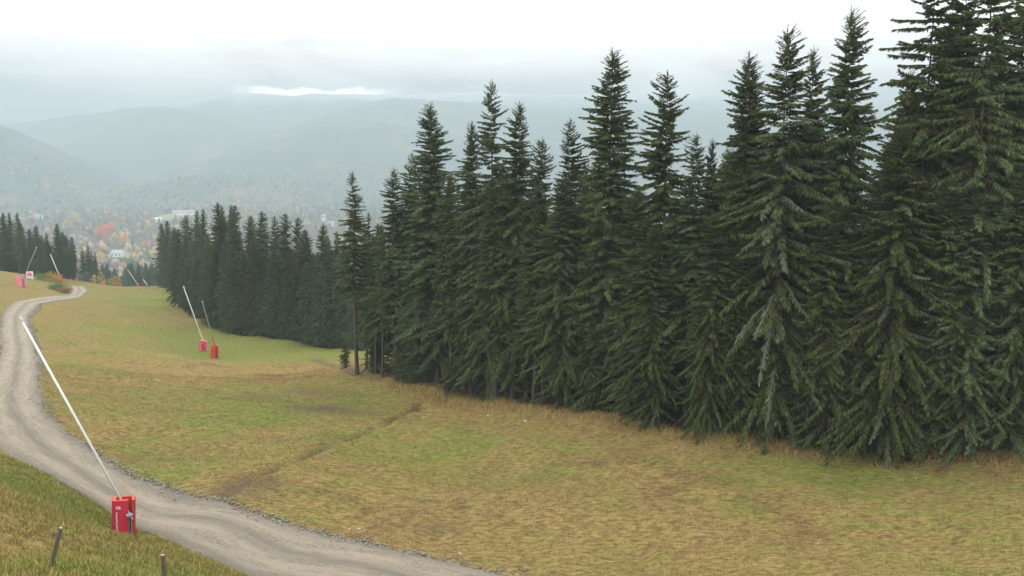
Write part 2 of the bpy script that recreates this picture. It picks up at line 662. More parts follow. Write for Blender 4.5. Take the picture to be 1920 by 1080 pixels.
def make_crown_far():
    m, nt, b = new_mat('valley_foliage')
    a = nt.nodes.new('ShaderNodeAttribute')
    a.attribute_name = 'tint'
    n = noise(nt, world_pos(nt), 0.5, 3, 0.6)
    c = mixc(nt, n, a.outputs['Color'], mixc(nt, 1.0, a.outputs['Color'], (1.5, 1.45, 1.4), 'MULTIPLY'))
    set_in(nt, b, 'Base Color', c)
    return m


M_GROUND = make_ground()
M_BLADE = make_blade()
M_GRAVEL = make_gravel()
M_NEEDLE = make_needles('spruce_needles', (0.023, 0.045, 0.015), (0.094, 0.140, 0.039), (0.15, 0.168, 0.115))
M_BARK = make_bark()
M_LICHEN = plain('lichen_wood', (0.20, 0.215, 0.165), 0.9, 0.4, 4.0)
M_STONE = plain('roadside_stone', (0.225, 0.205, 0.172), 0.95, 0.65, 3.0, 0.05)
M_PALE = plain('pale_stone', (0.36, 0.34, 0.30), 0.85, 0.2, 2.0)
M_RED = plain('pad_crimson_vinyl', (0.52, 0.022, 0.060), 0.5, 0.12, 2.5, 0.4, dirt=(0.40, 0.06, 0.08))
M_ORANGE = plain('pad_orange_foam', (0.50, 0.052, 0.036), 0.6, 0.12, 3.0, 0.3, dirt=(0.45, 0.08, 0.03))
M_PINK = plain('pad_faded_pink_vinyl', (0.70, 0.20, 0.24), 0.6, 0.15, 3.0)
M_WHITE = plain('white_print', (0.80, 0.76, 0.76), 0.6, 0.08, 6.0)
M_ALU = plain('lance_white_aluminium', (0.62, 0.63, 0.61), 0.35, 0.06, 5.0, 0.5)
M_ALU2 = plain('lance_grey_aluminium', (0.47, 0.48, 0.45), 0.5, 0.12, 5.0, 0.4)
M_DULL = plain('lance_dull_steel', (0.21, 0.20, 0.18), 0.6, 0.2, 5.0, 0.4)
M_TAN = plain('tan_sleeve', (0.42, 0.34, 0.21), 0.7, 0.15, 3.0)
M_RUST = plain('rust_red_sleeve', (0.30, 0.065, 0.025), 0.7, 0.2, 3.0)
M_STEEL = plain('clamp_steel', (0.36, 0.33, 0.40), 0.45, 0.3, 14.0, 0.5, 0.4)
M_HOSE = plain('dark_hose_rubber', (0.025, 0.025, 0.03), 0.6, 0.2, 4.0)
M_WOOD = plain('weathered_post_wood', (0.105, 0.080, 0.060), 0.9, 0.5, 9.0, dirt=(0.19, 0.16, 0.13))
M_WOODTOP = plain('cut_post_end', (0.30, 0.26, 0.21), 0.9, 0.3, 9.0)
M_BLUE = plain('sign_pale_blue', (0.50, 0.66, 0.86), 0.5, 0.06, 4.0)
M_SIGNPINK = plain('sign_pink', (0.72, 0.16, 0.24), 0.5, 0.08, 4.0)
M_WALLW = plain('white_house_wall', (0.78, 0.77, 0.74), 0.8, 0.06, 0.4)
M_WALLY = plain('ochre_house_wall', (0.50, 0.38, 0.20), 0.8, 0.1, 0.4)
M_WALLR = plain('red_barn_wall', (0.33, 0.07, 0.04), 0.8, 0.15, 0.4)
M_ROOFG = plain('grey_roof', (0.34, 0.35, 0.37), 0.6, 0.12, 0.4)
M_ROOFD = plain('dark_roof', (0.10, 0.09, 0.09), 0.7, 0.15, 0.4)
M_PANE = plain('window_pane', (0.05, 0.06, 0.07), 0.15, 0.1, 1.0, 0.5)
M_FIELD = plain('valley_hayfield', (0.15, 0.19, 0.065), 0.95, 0.25, 0.03)
M_FIELDY = plain('valley_stubble', (0.25, 0.23, 0.09), 0.95, 0.25, 0.03)
M_FAR = make_crown_far()
M_MTN = make_mountain('mountain_forest', 250, 470)
M_HILL = make_mountain('hillside_forest')

# ------------------------------------------------------------------ the ground sheet
GREENS = [  # (pixel x, pixel y, radius m, amount) fresh green stretches; negative = drier
    (100, 1070, 5, .28), (60, 915, 3.5, .40), (170, 960, 3, .32), (240, 1045, 4, .24), (330, 1075, 4, .12), (60, 950, 4, .12), (20, 1020, 4, -.15), (270, 1030, 3, -.1),
    (600, 640, 20, .30), (500, 640, 16, .28), (420, 640, 14, .22), (560, 668, 14, .22), (640, 670, 10, .25), (330, 570, 30, .28), (310, 545, 40, .22), (260, 560, 30, .2),
    (350, 660, 20, .15), (450, 760, 10, .15), (540, 760, 8, .20), (640, 800, 7, .12), (740, 830, 5, .12), (880, 850, 4, .10), (820, 800, 4, .10),
    (1500, 870, 4, .30), (1560, 900, 3, .2), (1200, 850, 6, .1), (1650, 1000, 6, .15), (1850, 920, 6, .12), (1000, 830, 6, .12), (260, 900, 6, .1), (300, 860, 5, .12), (1850, 1060, 5, .2),
    (200, 700, 20, .05), (700, 990, 5, -.22), (850, 950, 6, -.15), (600, 690, 8, -.30), (500, 705, 10, -.22), (430, 690, 10, -.2), (950, 1000, 6, -.15), (300, 960, 4, -.15), (1300, 1020, 8, -.15),
    (1300, 825, 3, -.3), (1500, 845, 3, -.3), (1700, 850, 3, -.3), (1050, 780, 4, -.3), (900, 765, 4, -.3), (1150, 795, 3, -.3), (1850, 860, 3, -.25),
    (60, 545, 30, -.2), (10, 530, 30, -.15), (200, 545, 25, -.1),
]
GSP = [(hit(px, py)[:2], r, a) for px, py, r, a in GREENS]
FOREST_EDGE = [(2300, 870), (1920, 852), (1700, 846), (1500, 834), (1300, 813), (1145, 780), (1000, 767), (900, 755), (850, 748), (760, 724), (690, 702)]
FE = np.array([hit(*p)[:2] for p in FOREST_EDGE])
FAR_EDGE = np.array([hit(*p)[:2] for p in ((660, 657), (600, 650), (500, 635), (400, 620), (352, 594), (325, 560), (296, 536))])
NEAR_POLY = np.vstack([FE, FE[-1] + (2, 18), (-2, 150), (120, 150), (120, 50)])
FAR_POLY = np.vstack([FAR_EDGE, (-80, 330), (-20, 330), (0, 160)])


def inside(X, Y, poly):
    c = np.zeros(len(X), bool)
    n = len(poly)
    for i in range(n):
        x1, y1 = poly[i]
        x2, y2 = poly[(i + 1) % n]
        cond = (y1 > Y) != (y2 > Y)
        if y1 != y2:
            c ^= cond & (X < (x2 - x1) * (Y - y1) / (y2 - y1) + x1)
    return c


def green_zone(X, Y):
    g = np.full(len(X), 0.47)
    for c, r, a in GSP:
        g += a * np.exp(-(((X - c[0]) ** 2 + (Y - c[1]) ** 2) / (r * r)))
    return np.clip(g, 0, 1)


DARK_PATCHES = [(hit(px, py)[:2], r) for px, py, r in ((590, 735, 1.6), (625, 770, 2.2), (600, 765, 1.2), (640, 742, 1.3), (480, 745, 1.5), (440, 915, 1.0), (470, 900, .8), (300, 862, .9), (820, 992, .6), (790, 940, .5))]  # darker patches put in by colour only, ground not lowered


def zones(X, Y):
    g = green_zone(X, Y)
    f = np.zeros(len(X))
    for poly, edge, w in ((NEAR_POLY, FE, 2.5), (FAR_POLY, FAR_EDGE, 6.0)):
        ins = inside(X, Y, poly)
        d = poly_dist(X, Y, list(edge))
        f = np.maximum(f, np.where(ins, np.clip(d / w, 0, 1), 0))
    s = (0.6 + .35 * np.sin(X * 1.3 + Y * .7)) * np.exp(-(poly_dist(X, Y, DITCH) / 0.33) ** 2) + 0.8 * np.exp(-(poly_dist(X, Y, DITCH2) / 0.7) ** 2)
    for c, r in DARK_PATCHES:
        s += 0.55 * np.exp(-(((X - c[0]) / 2.0) ** 2 + (Y - c[1]) ** 2) / (r * r))
    far = np.clip((np.hypot(X, Y) - 350) / 60, 0, 1)
    f = np.maximum(f, .9 * far)
    return np.c_[g, f, np.clip(s, 0, 1), np.ones(len(X))]


def build_ground():
    th = np.r_[np.linspace(-math.pi, -0.60, 36, endpoint=False), np.linspace(-0.60, 0.60, 360, endpoint=False), np.linspace(0.60, math.pi, 36, endpoint=False)]
    rr = np.r_[np.linspace(1.5, 18, 14, endpoint=False), np.arange(18, 125, 0.30), np.geomspace(125.3, 1200, 150), np.geomspace(1250, 9000, 40)]
    R, T = np.meshgrid(rr, th, indexing='ij')
    X, Y = (R * np.sin(T)).ravel(), (R * np.cos(T)).ravel()
    Z = height(X, Y)
    nr, nt_ = R.shape
    i = np.arange(nr - 1)[:, None] * nt_
    j = np.arange(nt_)[None, :]
    jn = (j + 1) % nt_
    F = np.stack([i + j, i + nt_ + j, i + nt_ + jn, i + jn], -1).reshape(-1, 4)[:, ::-1]
    V = np.c_[X, Y, Z]
    c = len(V)
    V = np.vstack([V, [0, 0, Z[:nt_].mean()]])
    me = mesh_np('ground', V, F, M_GROUND, True, {'zone': np.vstack([zones(X, Y), [.4, 0, 0, 1]])})
    return tag(link('ground', me), kind='structure')


build_ground()


def build_road():
    nc = 15
    t = np.linspace(0, 1, nc)
    V, Z = [], []
    wr = np.random.default_rng(5)
    jl, jr = smooth_line(wr.normal(0, .5, (NR, 1)), 2), smooth_line(wr.normal(0, .5, (NR, 1)), 2)
    along = np.r_[0, np.cumsum(np.linalg.norm(np.diff(RC, axis=0), axis=1))]
    for k, u in enumerate(t):
        p = RL * (1 - u) + RR * u
        d = RR - RL
        d = d / np.linalg.norm(d, axis=1)[:, None]
        if k == 0:
            p = p + d * jl
        if k == nc - 1:
            p = p + d * jr
        z = height(p[:, 0], p[:, 1])
        # never below the sheet under it: take the highest of a small neighbourhood
        for ox, oy in ((.2, 0), (-.2, 0), (0, .25), (0, -.25)):
            z = np.maximum(z, height(p[:, 0] + ox, p[:, 1] + oy) - 0.02)
        track = math.exp(-((u - .30) / .085) ** 2) + math.exp(-((u - .70) / .085) ** 2)
        lift = 0.055 - 0.018 * track + 0.05 * math.exp(-((u - .5) / .12) ** 2)
        lift = lift + np.clip((np.hypot(p[:, 0], p[:, 1]) - 80) / 60, 0, 1) * .12
        if k in (0, nc - 1):
            lift = -0.05
        V.append(np.c_[p, z + lift])
        Z.append(np.c_[np.full(NR, u), np.full(NR, track), np.full(NR, min(1.0, math.exp(-(u / .10) ** 2) + math.exp(-((1 - u) / .13) ** 2) + .7 * math.exp(-((u - .5) / .07) ** 2))), along])
    V = np.stack(V, 1).reshape(-1, 3)
    Z = np.stack(Z, 1).reshape(-1, 4)
    i = np.arange(NR - 1)[:, None] * nc
    j = np.arange(nc - 1)[None, :]
    F = np.stack([i + j, i + j + 1, i + nc + j + 1, i + nc + j], -1).reshape(-1, 4)
    me = mesh_np('gravel_road', V, F, M_GRAVEL, True, {'zone': Z})
    return tag(link('gravel_road', me), kind='structure')


build_road()


# ------------------------------------------------------------------ mountains and valley floor
def fractal(X, Y, seed, lam, octaves=6):
    r = np.random.default_rng(seed)
    out = np.zeros_like(X)
    a = 1.0
    for o in range(octaves):
        for _ in range(3):
            an = r.uniform(0, 6.28)
            k = 2 * math.pi / lam
            out += a * np.sin(k * (X * math.cos(an) + Y * math.sin(an)) + r.uniform(0, 6.28)) / 3
        lam *= 0.52
        a *= 0.5
    return out


def build_ridge(name, pts, foot, mat, seed, rough):
    pts = np.array([at(px, py, Y) for px, py, Y in pts])
    s = np.r_[0, np.cumsum(np.linalg.norm(np.diff(pts[:, :2], axis=0), axis=1))]
    n = 260
    t = np.linspace(0, s[-1], n)
    P = np.c_[[np.interp(t, s, pts[:, k]) for k in range(3)]].T
    P = smooth_line(P, 4)
    rows = []
    prof = np.r_[np.linspace(0, 1, 40), np.linspace(1.03, 1.6, 12)]
    base = -140.0
    for q in prof:
        # q 0 = foot towards the camera, 1 = ridge, >1 = far side
        Yp = P[:, 1] - foot * (1 - q)
        Xp = P[:, 0] * (Yp / P[:, 1]) ** 0.35
        if q <= 1:
            h = base + (P[:, 2] - base) * (0.35 * q + 0.65 * (3 * q * q - 2 * q ** 3))
        else:
            h = base + (P[:, 2] - base) * np.cos((q - 1) / 0.6 * math.pi / 2)
        bump_ = fractal(Xp, Yp, seed, 900.0) * rough * (q * (1 - q) * 4 if q < 1 else 0)
        bump_ = bump_ + fractal(Xp, Yp, seed + 1, 120.0, 4) * 5.0 * min(1, q * 3)
        rows.append(np.c_[Xp, Yp, h + bump_])
    V = np.stack(rows, 0).reshape(-1, 3)
    m = len(prof)
    i = np.arange(m - 1)[:, None] * n
    j = np.arange(n - 1)[None, :]
    F = np.stack([i + j, i + j + 1, i + n + j + 1, i + n + j], -1).reshape(-1, 4)
    me = mesh_np(name, V, F, mat, True)
    SLOPES.append(BVHTree.FromPolygons([tuple(v) for v in V], [tuple(int(k) for k in f) for f in F]))
    return tag(link(name, me), kind='structure')


SLOPES = []
build_ridge('mountain', [(-900, 205, 5600), (-400, 222, 5900), (0, 232, 6200), (100, 228, 6300), (200, 212, 6400), (300, 196, 6400), (400, 180, 6400), (450, 173, 6400),
                         (520, 180, 6400), (560, 181, 6400), (600, 178, 6400), (660, 176, 6400), (740, 178, 6400), (900, 176, 6400), (1300, 180, 6300), (1900, 190, 6000)], 3200, M_MTN, 11, 45)
build_ridge('hillside', [(200, 388, 4100), (260, 372, 4200), (330, 346, 4350), (400, 312, 4500), (458, 282, 4600), (554, 238, 4700), (625, 214, 4800), (683, 197, 4900), (737, 183, 5000),
                               (850, 192, 5000), (1000, 201, 5000), (1150, 206, 5000), (1350, 210, 4900), (1700, 205, 4700), (2200, 190, 4300), (2900, 170, 3800)], 2300, M_HILL, 21, 30)
build_ridge('hillside', [(-1500, 60, 2400), (-900, 110, 2900), (-400, 165, 3200), (0, 236, 3400), (80, 276, 3400), (160, 318, 3400), (250, 360, 3400), (330, 390, 3400), (400, 412, 3400)], 1650, M_HILL, 31, 22)


def field(name, corners, mat, up=0.6):
    c = [hit(*p, f=height) for p in corners]
    n = 8
    V = []
    for i in range(n):
        for j in range(n):
            u, v = i / (n - 1), j / (n - 1)
            p = (c[0] * (1 - u) + c[1] * u) * (1 - v) + (c[3] * (1 - u) + c[2] * u) * v
            V.append((p[0], p[1], gz(p[0], p[1]) + up))
    F = [(i * n + j, (i + 1) * n + j, (i + 1) * n + j + 1, i * n + j + 1) for i in range(n - 1) for j in range(n - 1)]
    o = link(name, mesh_np(name, np.array(V), np.array(F), mat, True))
    return tag(o, kind='structure')


FIELDS = []
for corners, mat in ((((300, 404), (345, 400), (352, 411), (290, 414)), M_FIELDY), (((632, 440), (705, 437), (720, 452), (628, 452)), M_FIELD),
                     (((-20, 384), (60, 388), (75, 398), (-20, 398)), M_FIELDY), (((205, 472), (235, 472), (238, 484), (200, 484)), M_FIELD)):
    field('hayfield', corners, mat)
    FIELDS.append(np.array([hit(*p, f=height)[:2] for p in corners]))


# ------------------------------------------------------------------ the valley wood: far trees merged into one mass, plus the ones that stand out
def ico():
    t = (1 + 5 ** .5) / 2
    v = np.array([(-1, t, 0), (1, t, 0), (-1, -t, 0), (1, -t, 0), (0, -1, t), (0, 1, t), (0, -1, -t), (0, 1, -t), (t, 0, -1), (t, 0, 1), (-t, 0, -1), (-t, 0, 1)], float)
    v /= np.linalg.norm(v[0])
    f = [(0, 11, 5), (0, 5, 1), (0, 1, 7), (0, 7, 10), (0, 10, 11), (1, 5, 9), (5, 11, 4), (11, 10, 2), (10, 7, 6), (7, 1, 8), (3, 9, 4), (3, 4, 2), (3, 2, 6), (3, 6, 8), (3, 8, 9), (4, 9, 5), (2, 4, 11), (6, 2, 10), (8, 6, 7), (9, 8, 1)]
    V, F, cache = [tuple(p) for p in v], [], {}

    def mid(a, b):
        k = (min(a, b), max(a, b))
        if k not in cache:
            p = (np.array(V[a]) + np.array(V[b]))
            V.append(tuple(p / np.linalg.norm(p)))
            cache[k] = len(V) - 1
        return cache[k]
    for a, b, c in f:
        x, y, z = mid(a, b), mid(b, c), mid(c, a)
        F += [(a, x, z), (b, y, x), (c, z, y), (x, y, z)]
    return np.array(V), np.array(F)


ICO_V, ICO_F = ico()


def far_conifer(r, h, w):
    V, F = [], []
    for k in range(4):
        z0, z1 = h * (0.06 + 0.22 * k), h * min(1.0, 0.42 + 0.21 * k)
        rad = w * (1 - 0.22 * k)
        n0 = len(V)
        m = 7
        for j in range(m):
            a = 2 * math.pi * (j + r.uniform(-.3, .3)) / m
            q = rad * r.uniform(.65, 1.15)
            V.append((q * math.cos(a), q * math.sin(a), z0 + h * r.uniform(-.03, .03)))
        V.append((0, 0, z1))
        F += [(n0 + j, n0 + (j + 1) % m, n0 + m) for j in range(m)]
    return np.array(V), np.array(F)


def far_broadleaf(r, h, w):
    V = ICO_V * r.uniform(.72, 1.22, (len(ICO_V), 1))
    V = V * (w, w, h * .46) + (0, 0, h * .56)
    return V, ICO_F


FAR_COL = [((0.026, 0.046, 0.024), .32), ((0.055, 0.085, 0.036), .17), ((0.30, 0.235, 0.06), .07), ((0.25, 0.14, 0.06), .08), ((0.23, 0.17, 0.135), .15), ((0.13, 0.15, 0.05), .10), ((0.36, 0.17, 0.06), .02)]


def build_valley_wood():
    r = np.random.default_rng(17)
    protos = [far_conifer(r, 1, .24) for _ in range(6)]
    broad = [far_broadleaf(r, 1, .36) for _ in range(8)]
    n = 8600
    VV, FF, TT = [], [], []
    off = 0
    cols = np.array([c for c, _ in FAR_COL])
    pr = np.array([w for _, w in FAR_COL])
    pr /= pr.sum()
    th = r.uniform(-0.60, 0.40, n)
    rad = np.sqrt(r.uniform(780 ** 2, 3500 ** 2, n))
    near = r.random(n) < 0.35
    rad = np.where(near, r.uniform(720, 1500, n), rad)
    X, Y = rad * np.sin(th), rad * np.cos(th)
    keep = np.ones(n, bool)
    for f in FIELDS:
        keep &= ~inside(X, Y, f)
        c = f.mean(0)
        keep &= ~inside(X, Y, (f - c) * np.array([1.0, 1.0]) + c + np.array([0, -35.0]))
    patch = fractal(X, Y, 5, 420.0, 4)
    Z = height(X, Y)
    for i in np.flatnonzero(rad > 1500):
        for tree in SLOPES:
            h = tree.ray_cast((X[i], Y[i], 900.0), (0, 0, -1))
            if h[0] is not None:
                Z[i] = max(Z[i], h[0].z)
    for i in np.flatnonzero(keep):
        q = pr.copy()
        if rad[i] > 1700:
            q[2:4] *= .45
        if patch[i] > 0.25:
            q[2:5] *= 2.2
        elif patch[i] < -0.2:
            q[:2] *= 2.5
        q /= q.sum()
        k = r.choice(len(cols), p=q)
        conif = k < 2 and r.random() < .9
        v, f = protos[r.integers(6)] if conif else broad[r.integers(8)]
        h = r.uniform(11, 19) if conif else r.uniform(8, 14)
        a = r.uniform(0, 6.28)
        ca, sa = math.cos(a), math.sin(a)
        p = np.c_[v[:, 0] * ca - v[:, 1] * sa, v[:, 0] * sa + v[:, 1] * ca, v[:, 2]] * h + (X[i], Y[i], Z[i] - .4)
        VV.append(p)
        FF.append(f + off)
        TT.append(np.repeat(np.r_[cols[k] * r.uniform(.75, 1.3), 1][None], len(p), 0))
        off += len(p)
    me = mesh_np('valley_wood', np.vstack(VV), np.vstack(FF), M_FAR, False, {'tint': np.vstack(TT)})
    tag(link('valley_wood', me), 'mixed autumn wood of dark conifers and yellow birches filling the far valley', 'forest', kind='stuff')


build_valley_wood()


def autumn_tree(px, py_base, h, w, col, label, seed, Y=None, wood=M_BARK):
    r = np.random.default_rng(seed)
    p = hit(px, py_base, f=height, lo=(40 if Y is None else Y * .7))
    if Y is not None:
        q = at(px, py_base, Y)
        p = np.array([q[0], Y, gz(q[0], Y)])
    root = empty('autumn_tree', p)
    tag(root, label, 'tree', 'autumn trees in the distance')
    n = 1400
    d = r.normal(size=(n, 3))
    d /= np.linalg.norm(d, axis=1)[:, None]
    lob = 1 + .22 * np.sin(3 * d[:, 0] + seed) * np.cos(2.3 * d[:, 2] + seed * 2) + .12 * np.sin(7 * d[:, 1] + seed)
    c = d * (r.uniform(.35, 1, (n, 1)) ** .6) * lob[:, None] * (w, w, h * .40) + (0, 0, h * .60)
    u = r.normal(size=(n, 3))
    v = r.normal(size=(n, 3))
    u /= np.linalg.norm(u, axis=1)[:, None]
    v /= np.linalg.norm(v, axis=1)[:, None]
    s = h * .045
    V = np.stack([c - u * s, c + v * s, c + u * s], 1).reshape(-1, 3)
    F = np.arange(3 * n).reshape(-1, 3)
    t = np.repeat(np.c_[np.array(col)[None] * r.uniform(.7, 1.35, (n, 1)), np.ones(n)], 3, 0)
    link('crown', mesh_np('crown', V, F, M_FAR, False, {'tint': t}), root)
    m = MB()
    m.tube([(0, 0, -.4), (0, 0, h * .3), (.1, 0, h * .62)], [h * .022, h * .016, h * .006], 7)
    for k in range(5):
        a = k * 1.3 + seed
        m.tube([(0, 0, h * (.3 + .05 * k)), (w * .55 * math.cos(a), w * .55 * math.sin(a), h * (.55 + .05 * k))], [h * .008, h * .003], 5)
    m.build('trunk', wood, root)


AUTUMN = [
    (190, 452, 24, 11, (0.50, 0.15, 0.065), 'orange-red tree standing left of the deep red one in the valley'),
    (205, 445, 25, 10, (0.62, 0.10, 0.055), 'deep red autumn tree, reddest in the valley wood'),
    (232, 462, 20, 7, (0.62, 0.36, 0.03), 'bright golden-yellow tree low in the valley wood'),
    (214, 460, 18, 7, (0.40, 0.36, 0.07), 'pale yellow-green tree left of the golden one in the valley'),
    (188, 495, 15, 6, (0.55, 0.34, 0.05), 'yellow tree in the valley just right of the slim roadside trees'),
    (258, 490, 14, 7, (0.48, 0.25, 0.10), 'orange-brown tree low in the valley near the dark tree corner'),
    (140, 420, 26, 11, (0.42, 0.36, 0.07), 'broad yellow tree above the left tree clump in the valley'),
    (128, 432, 20, 9, (0.46, 0.32, 0.06), 'ochre tree low beside the broad yellow one above the left clump'),
    (275, 470, 14, 7, (0.42, 0.22, 0.12), 'rust-pink tree in the valley left of the corner spruce'),
]
for k, a in enumerate(AUTUMN):
    autumn_tree(*a, seed=40 + k)


# ------------------------------------------------------------------ far houses
def house(px, py, w, d, h, rh, wall, roof, label, rz=0.0, nwin=3):
    p = hit(px, py, f=height, lo=700)
    root = empty('house', p)
    root.rotation_euler.z = rz
    tag(root, label, 'house', 'houses in the far valley')
    m = MB()
    m.box((0, 0, h / 2 - .5), (w, d, h + 1))
    m.add([(-w / 2, -d / 2, h), (-w / 2, d / 2, h), (-w / 2, 0, h + rh - .1), (w / 2, -d / 2, h), (w / 2, d / 2, h), (w / 2, 0, h + rh - .1)], [(0, 2, 1), (3, 4, 5)])
    m.build('wall', wall, root)
    m = MB()
    e = .6
    for s in (-1, 1):
        m.add([(-w / 2 - e, s * (d / 2 + e), h - .35), (w / 2 + e, s * (d / 2 + e), h - .35), (w / 2 + e, 0, h + rh), (-w / 2 - e, 0, h + rh),
               (-w / 2 - e, s * (d / 2 + e), h - .1), (w / 2 + e, s * (d / 2 + e), h - .1), (w / 2 + e, 0, h + rh + .25), (-w / 2 - e, 0, h + rh + .25)],
              [(0, 1, 2, 3), (4, 5, 6, 7), (0, 1, 5, 4), (2, 3, 7, 6), (1, 2, 6, 5), (3, 0, 4, 7)])
    rf = m.build('roof', roof, root)
    m = MB()
    m.box((w * .2, d * .1, h + rh + .2), (.9, .9, 2.0))
    m.build('chimney', roof, rf)
    for k in range(nwin):
        m = MB()
        m.box(((k + .5) / nwin * w - w / 2, -d / 2 - .02, h * .55), (w / nwin * .4, .1, h * .32))
        m.build('window', M_PANE, root)


house(297, 416, 12, 9, 6, 3.2, M_WALLW, M_WALLW, 'small bright white house beside a pale field above the dark corner spruces', .2)
house(346, 401, 52, 16, 6, 2.2, M_WALLW, M_ROOFG, 'long low pale building, upper of two near the valley floor', .1, 9)
house(352, 408, 46, 16, 6, 2.2, M_WALLW, M_ROOFG, 'long low pale building, lower of two near the valley floor', .1, 9)
house(607, 414, 8, 8, 15, 5, M_WALLW, M_ROOFD, 'tall narrow white house seen above the far spruce tops', 0, 2)
house(620, 424, 12, 10, 6, 3.5, M_WALLW, M_ROOFG, 'white house right of the tall narrow one above the far spruces', .4)
house(222, 482, 17, 10, 6, 3.5, M_WALLW, M_ROOFG, 'pale house among trees low in the valley beside a green clearing', -.3)
house(72, 411, 20, 10, 6, 3.5, M_WALLW, M_ROOFG, 'pale house just above the left tree clump', .1)
house(575, 404, 16, 10, 6, 3.5, M_WALLY, M_ROOFD, 'ochre house on the far valley floor above the middle spruces', .5)
house(480, 398, 16, 10, 6, 3.5, M_WALLR, M_ROOFD, 'red barn on the far valley floor above the middle spruces', -.2)


# ------------------------------------------------------------------ spruces
def spruce(seed, H, R, cb, step=0.052, twig=1.0, sag=0.55, cones=0.0, lichen=0.0, gap=0.0, top_pow=0.62, twl=1.0):
    """returns trunk mesh, crown mesh; real metres, base at the origin"""
    r = np.random.default_rng(seed)
    # --- trunk
    m = 16
    zz = np.linspace(0, 1, m) ** 1.1 * H
    r0 = 0.0078 * H + 0.02
    rad = r0 * (1 - zz / H) ** 1.15 + .008
    rad[0] *= 1.35
    bx, by = r.normal(0, .012 * H, 2)
    ox = bx * np.sin(zz / H * 2.6) + .03 * np.sin(zz * .7 + seed)
    oy = by * np.sin(zz / H * 2.2)
    zz[0] = -.5
    n = 10
    a = np.arange(n) * 2 * math.pi / n
    V = np.stack([np.stack([ox[i] + rad[i] * np.cos(a), oy[i] + rad[i] * np.sin(a), np.full(n, zz[i])], -1) for i in range(m)]).reshape(-1, 3)
    F = np.array([(i * n + j, i * n + (j + 1) % n, (i + 1) * n + (j + 1) % n, (i + 1) * n + j) for i in range(m - 1) for j in range(n)])
    # bare stubs below the crown
    tv, tf = [V], [F]
    off = len(V)
    ns = int(H * cb * 2.2)
    for k in range(ns):
        z = r.uniform(.08, 1.0) * H * cb
        an = r.uniform(0, 6.28)
        L = r.uniform(.3, 1.3)
        c, s = math.cos(an), math.sin(an)
        x0, y0 = np.interp(z, zz, ox), np.interp(z, zz, oy)
        e = np.array([x0 + c * (L + .1), y0 + s * (L + .1), z - L * r.uniform(.1, .5)])
        b = np.array([x0, y0, z])
        q = np.array([(-s * .016, c * .016, 0), (s * .016, -c * .016, 0), (0, 0, .03), (0, 0, -.02)])
        tv.append(np.vstack([b + q, [e]]))
        tf.append(np.array([(off, off + 2, off + 4, off + 4), (off + 2, off + 1, off + 4, off + 4), (off + 1, off + 3, off + 4, off + 4), (off + 3, off, off + 4, off + 4)]))
        off += 5
    TV, TF = np.vstack(tv), np.vstack(tf)
    tri = np.vstack([TF[:, [0, 1, 2]], TF[TF[:, 2] != TF[:, 3]][:, [0, 2, 3]]])
    trunk = mesh_np('trunk', TV, tri, M_BARK, True)
    # --- branches
    zc = H * cb
    nb = int((H - zc) / step)
    zb = zc + (H - zc) * np.clip((np.arange(nb) + r.uniform(-.6, .6, nb)) / nb, 0, 1) ** .76
    zb = np.clip(zb, zc, H - r.uniform(.25, 1.0, nb))
    # gather into loose whorls so that light shows between tiers
    w = .46
    zb = np.where(r.random(nb) < .35, np.round(zb / w) * w + r.normal(0, .07, nb), zb)
    t = np.clip((H - zb) / H, .004, 1)
    f = np.where(t < .62, (t / .62) ** top_pow, 1.0 - .28 * np.clip((t - .62) / .38, 0, 1) ** 1.5)
    az = np.arange(nb) * 2.39996 + r.normal(0, .5, nb)
    sect = 1 + .20 * np.sin(az + seed * 1.7) + .14 * np.sin(az * 2 + seed + zb * .3) + .15 * np.sin(zb * 1.1 + az + seed * 3)
    L = R * f * sect * r.uniform(.62, 1.16, nb) + .06
    keep = r.random(nb) > gap * np.clip(1 - np.abs(t - .25) * 2, .2, 1)
    zb, t, az, L = zb[keep], t[keep], az[keep], L[keep]
    nb = len(zb)
    e0 = np.interp(t, [0, .06, .2, .45, .8, 1], [.80, .55, .24, -.02, -.25, -.35]) + r.normal(0, .12, nb)
    sg = np.interp(t, [0, .15, .4, 1], [.02, .30, sag, sag * 1.1]) * r.uniform(.6, 1.3, nb)
    up = np.interp(t, [0, .2, .5, 1], [.05, .22, .36, .30]) * r.uniform(.6, 1.3, nb)
    tw_ = r.normal(0, .22, nb)
    x0, y0 = np.interp(zb, zz, ox), np.interp(zb, zz, oy)

    def pos(i, u):
        ph = az[i] + tw_[i] * u
        rho = L[i] * u
        return np.stack([x0[i] + rho * np.cos(ph), y0[i] + rho * np.sin(ph), zb[i] + L[i] * (e0[i] * u - sg[i] * u ** 2 + up[i] * u ** 3)], -1)

    lich_b = (r.random(nb) < lichen) & (t > .12)
    VV, FF, TT = [], [], []
    off = 0
    # branch wood: 3-sided, 4 spans
    us = np.array([0, .3, .6, .85, 1.0])
    I = np.arange(nb)
    ring = []
    thick = (.010 + .0085 * L) * np.where(lich_b, 1.5, 1.0)
    for u in us:
        c = pos(I, np.full(nb, u))
        k = thick * (1 - .82 * u)
        s = np.stack([-np.sin(az), np.cos(az), np.zeros(nb)], -1)
        ring.append(np.stack([c + s * k[:, None], c - s * k[:, None], c + np.array([0, 0, 1]) * k[:, None] * 1.3], 1))
    B = np.stack(ring, 1)                                   # nb,5,3,3
    V = B.reshape(-1, 3)
    base = (np.arange(nb) * 15)[:, None, None]
    sp = (np.arange(4) * 3)[None, :, None]
    for a1, a2 in ((0, 1), (1, 2), (2, 0)):
        FF.append(np.concatenate([base + sp + np.array([a1, a2, 3 + a2]), base + sp + np.array([a1, 3 + a2, 3 + a1])], 1).reshape(-1, 3))
    VV.append(V)
    tb = np.zeros((nb, 4))
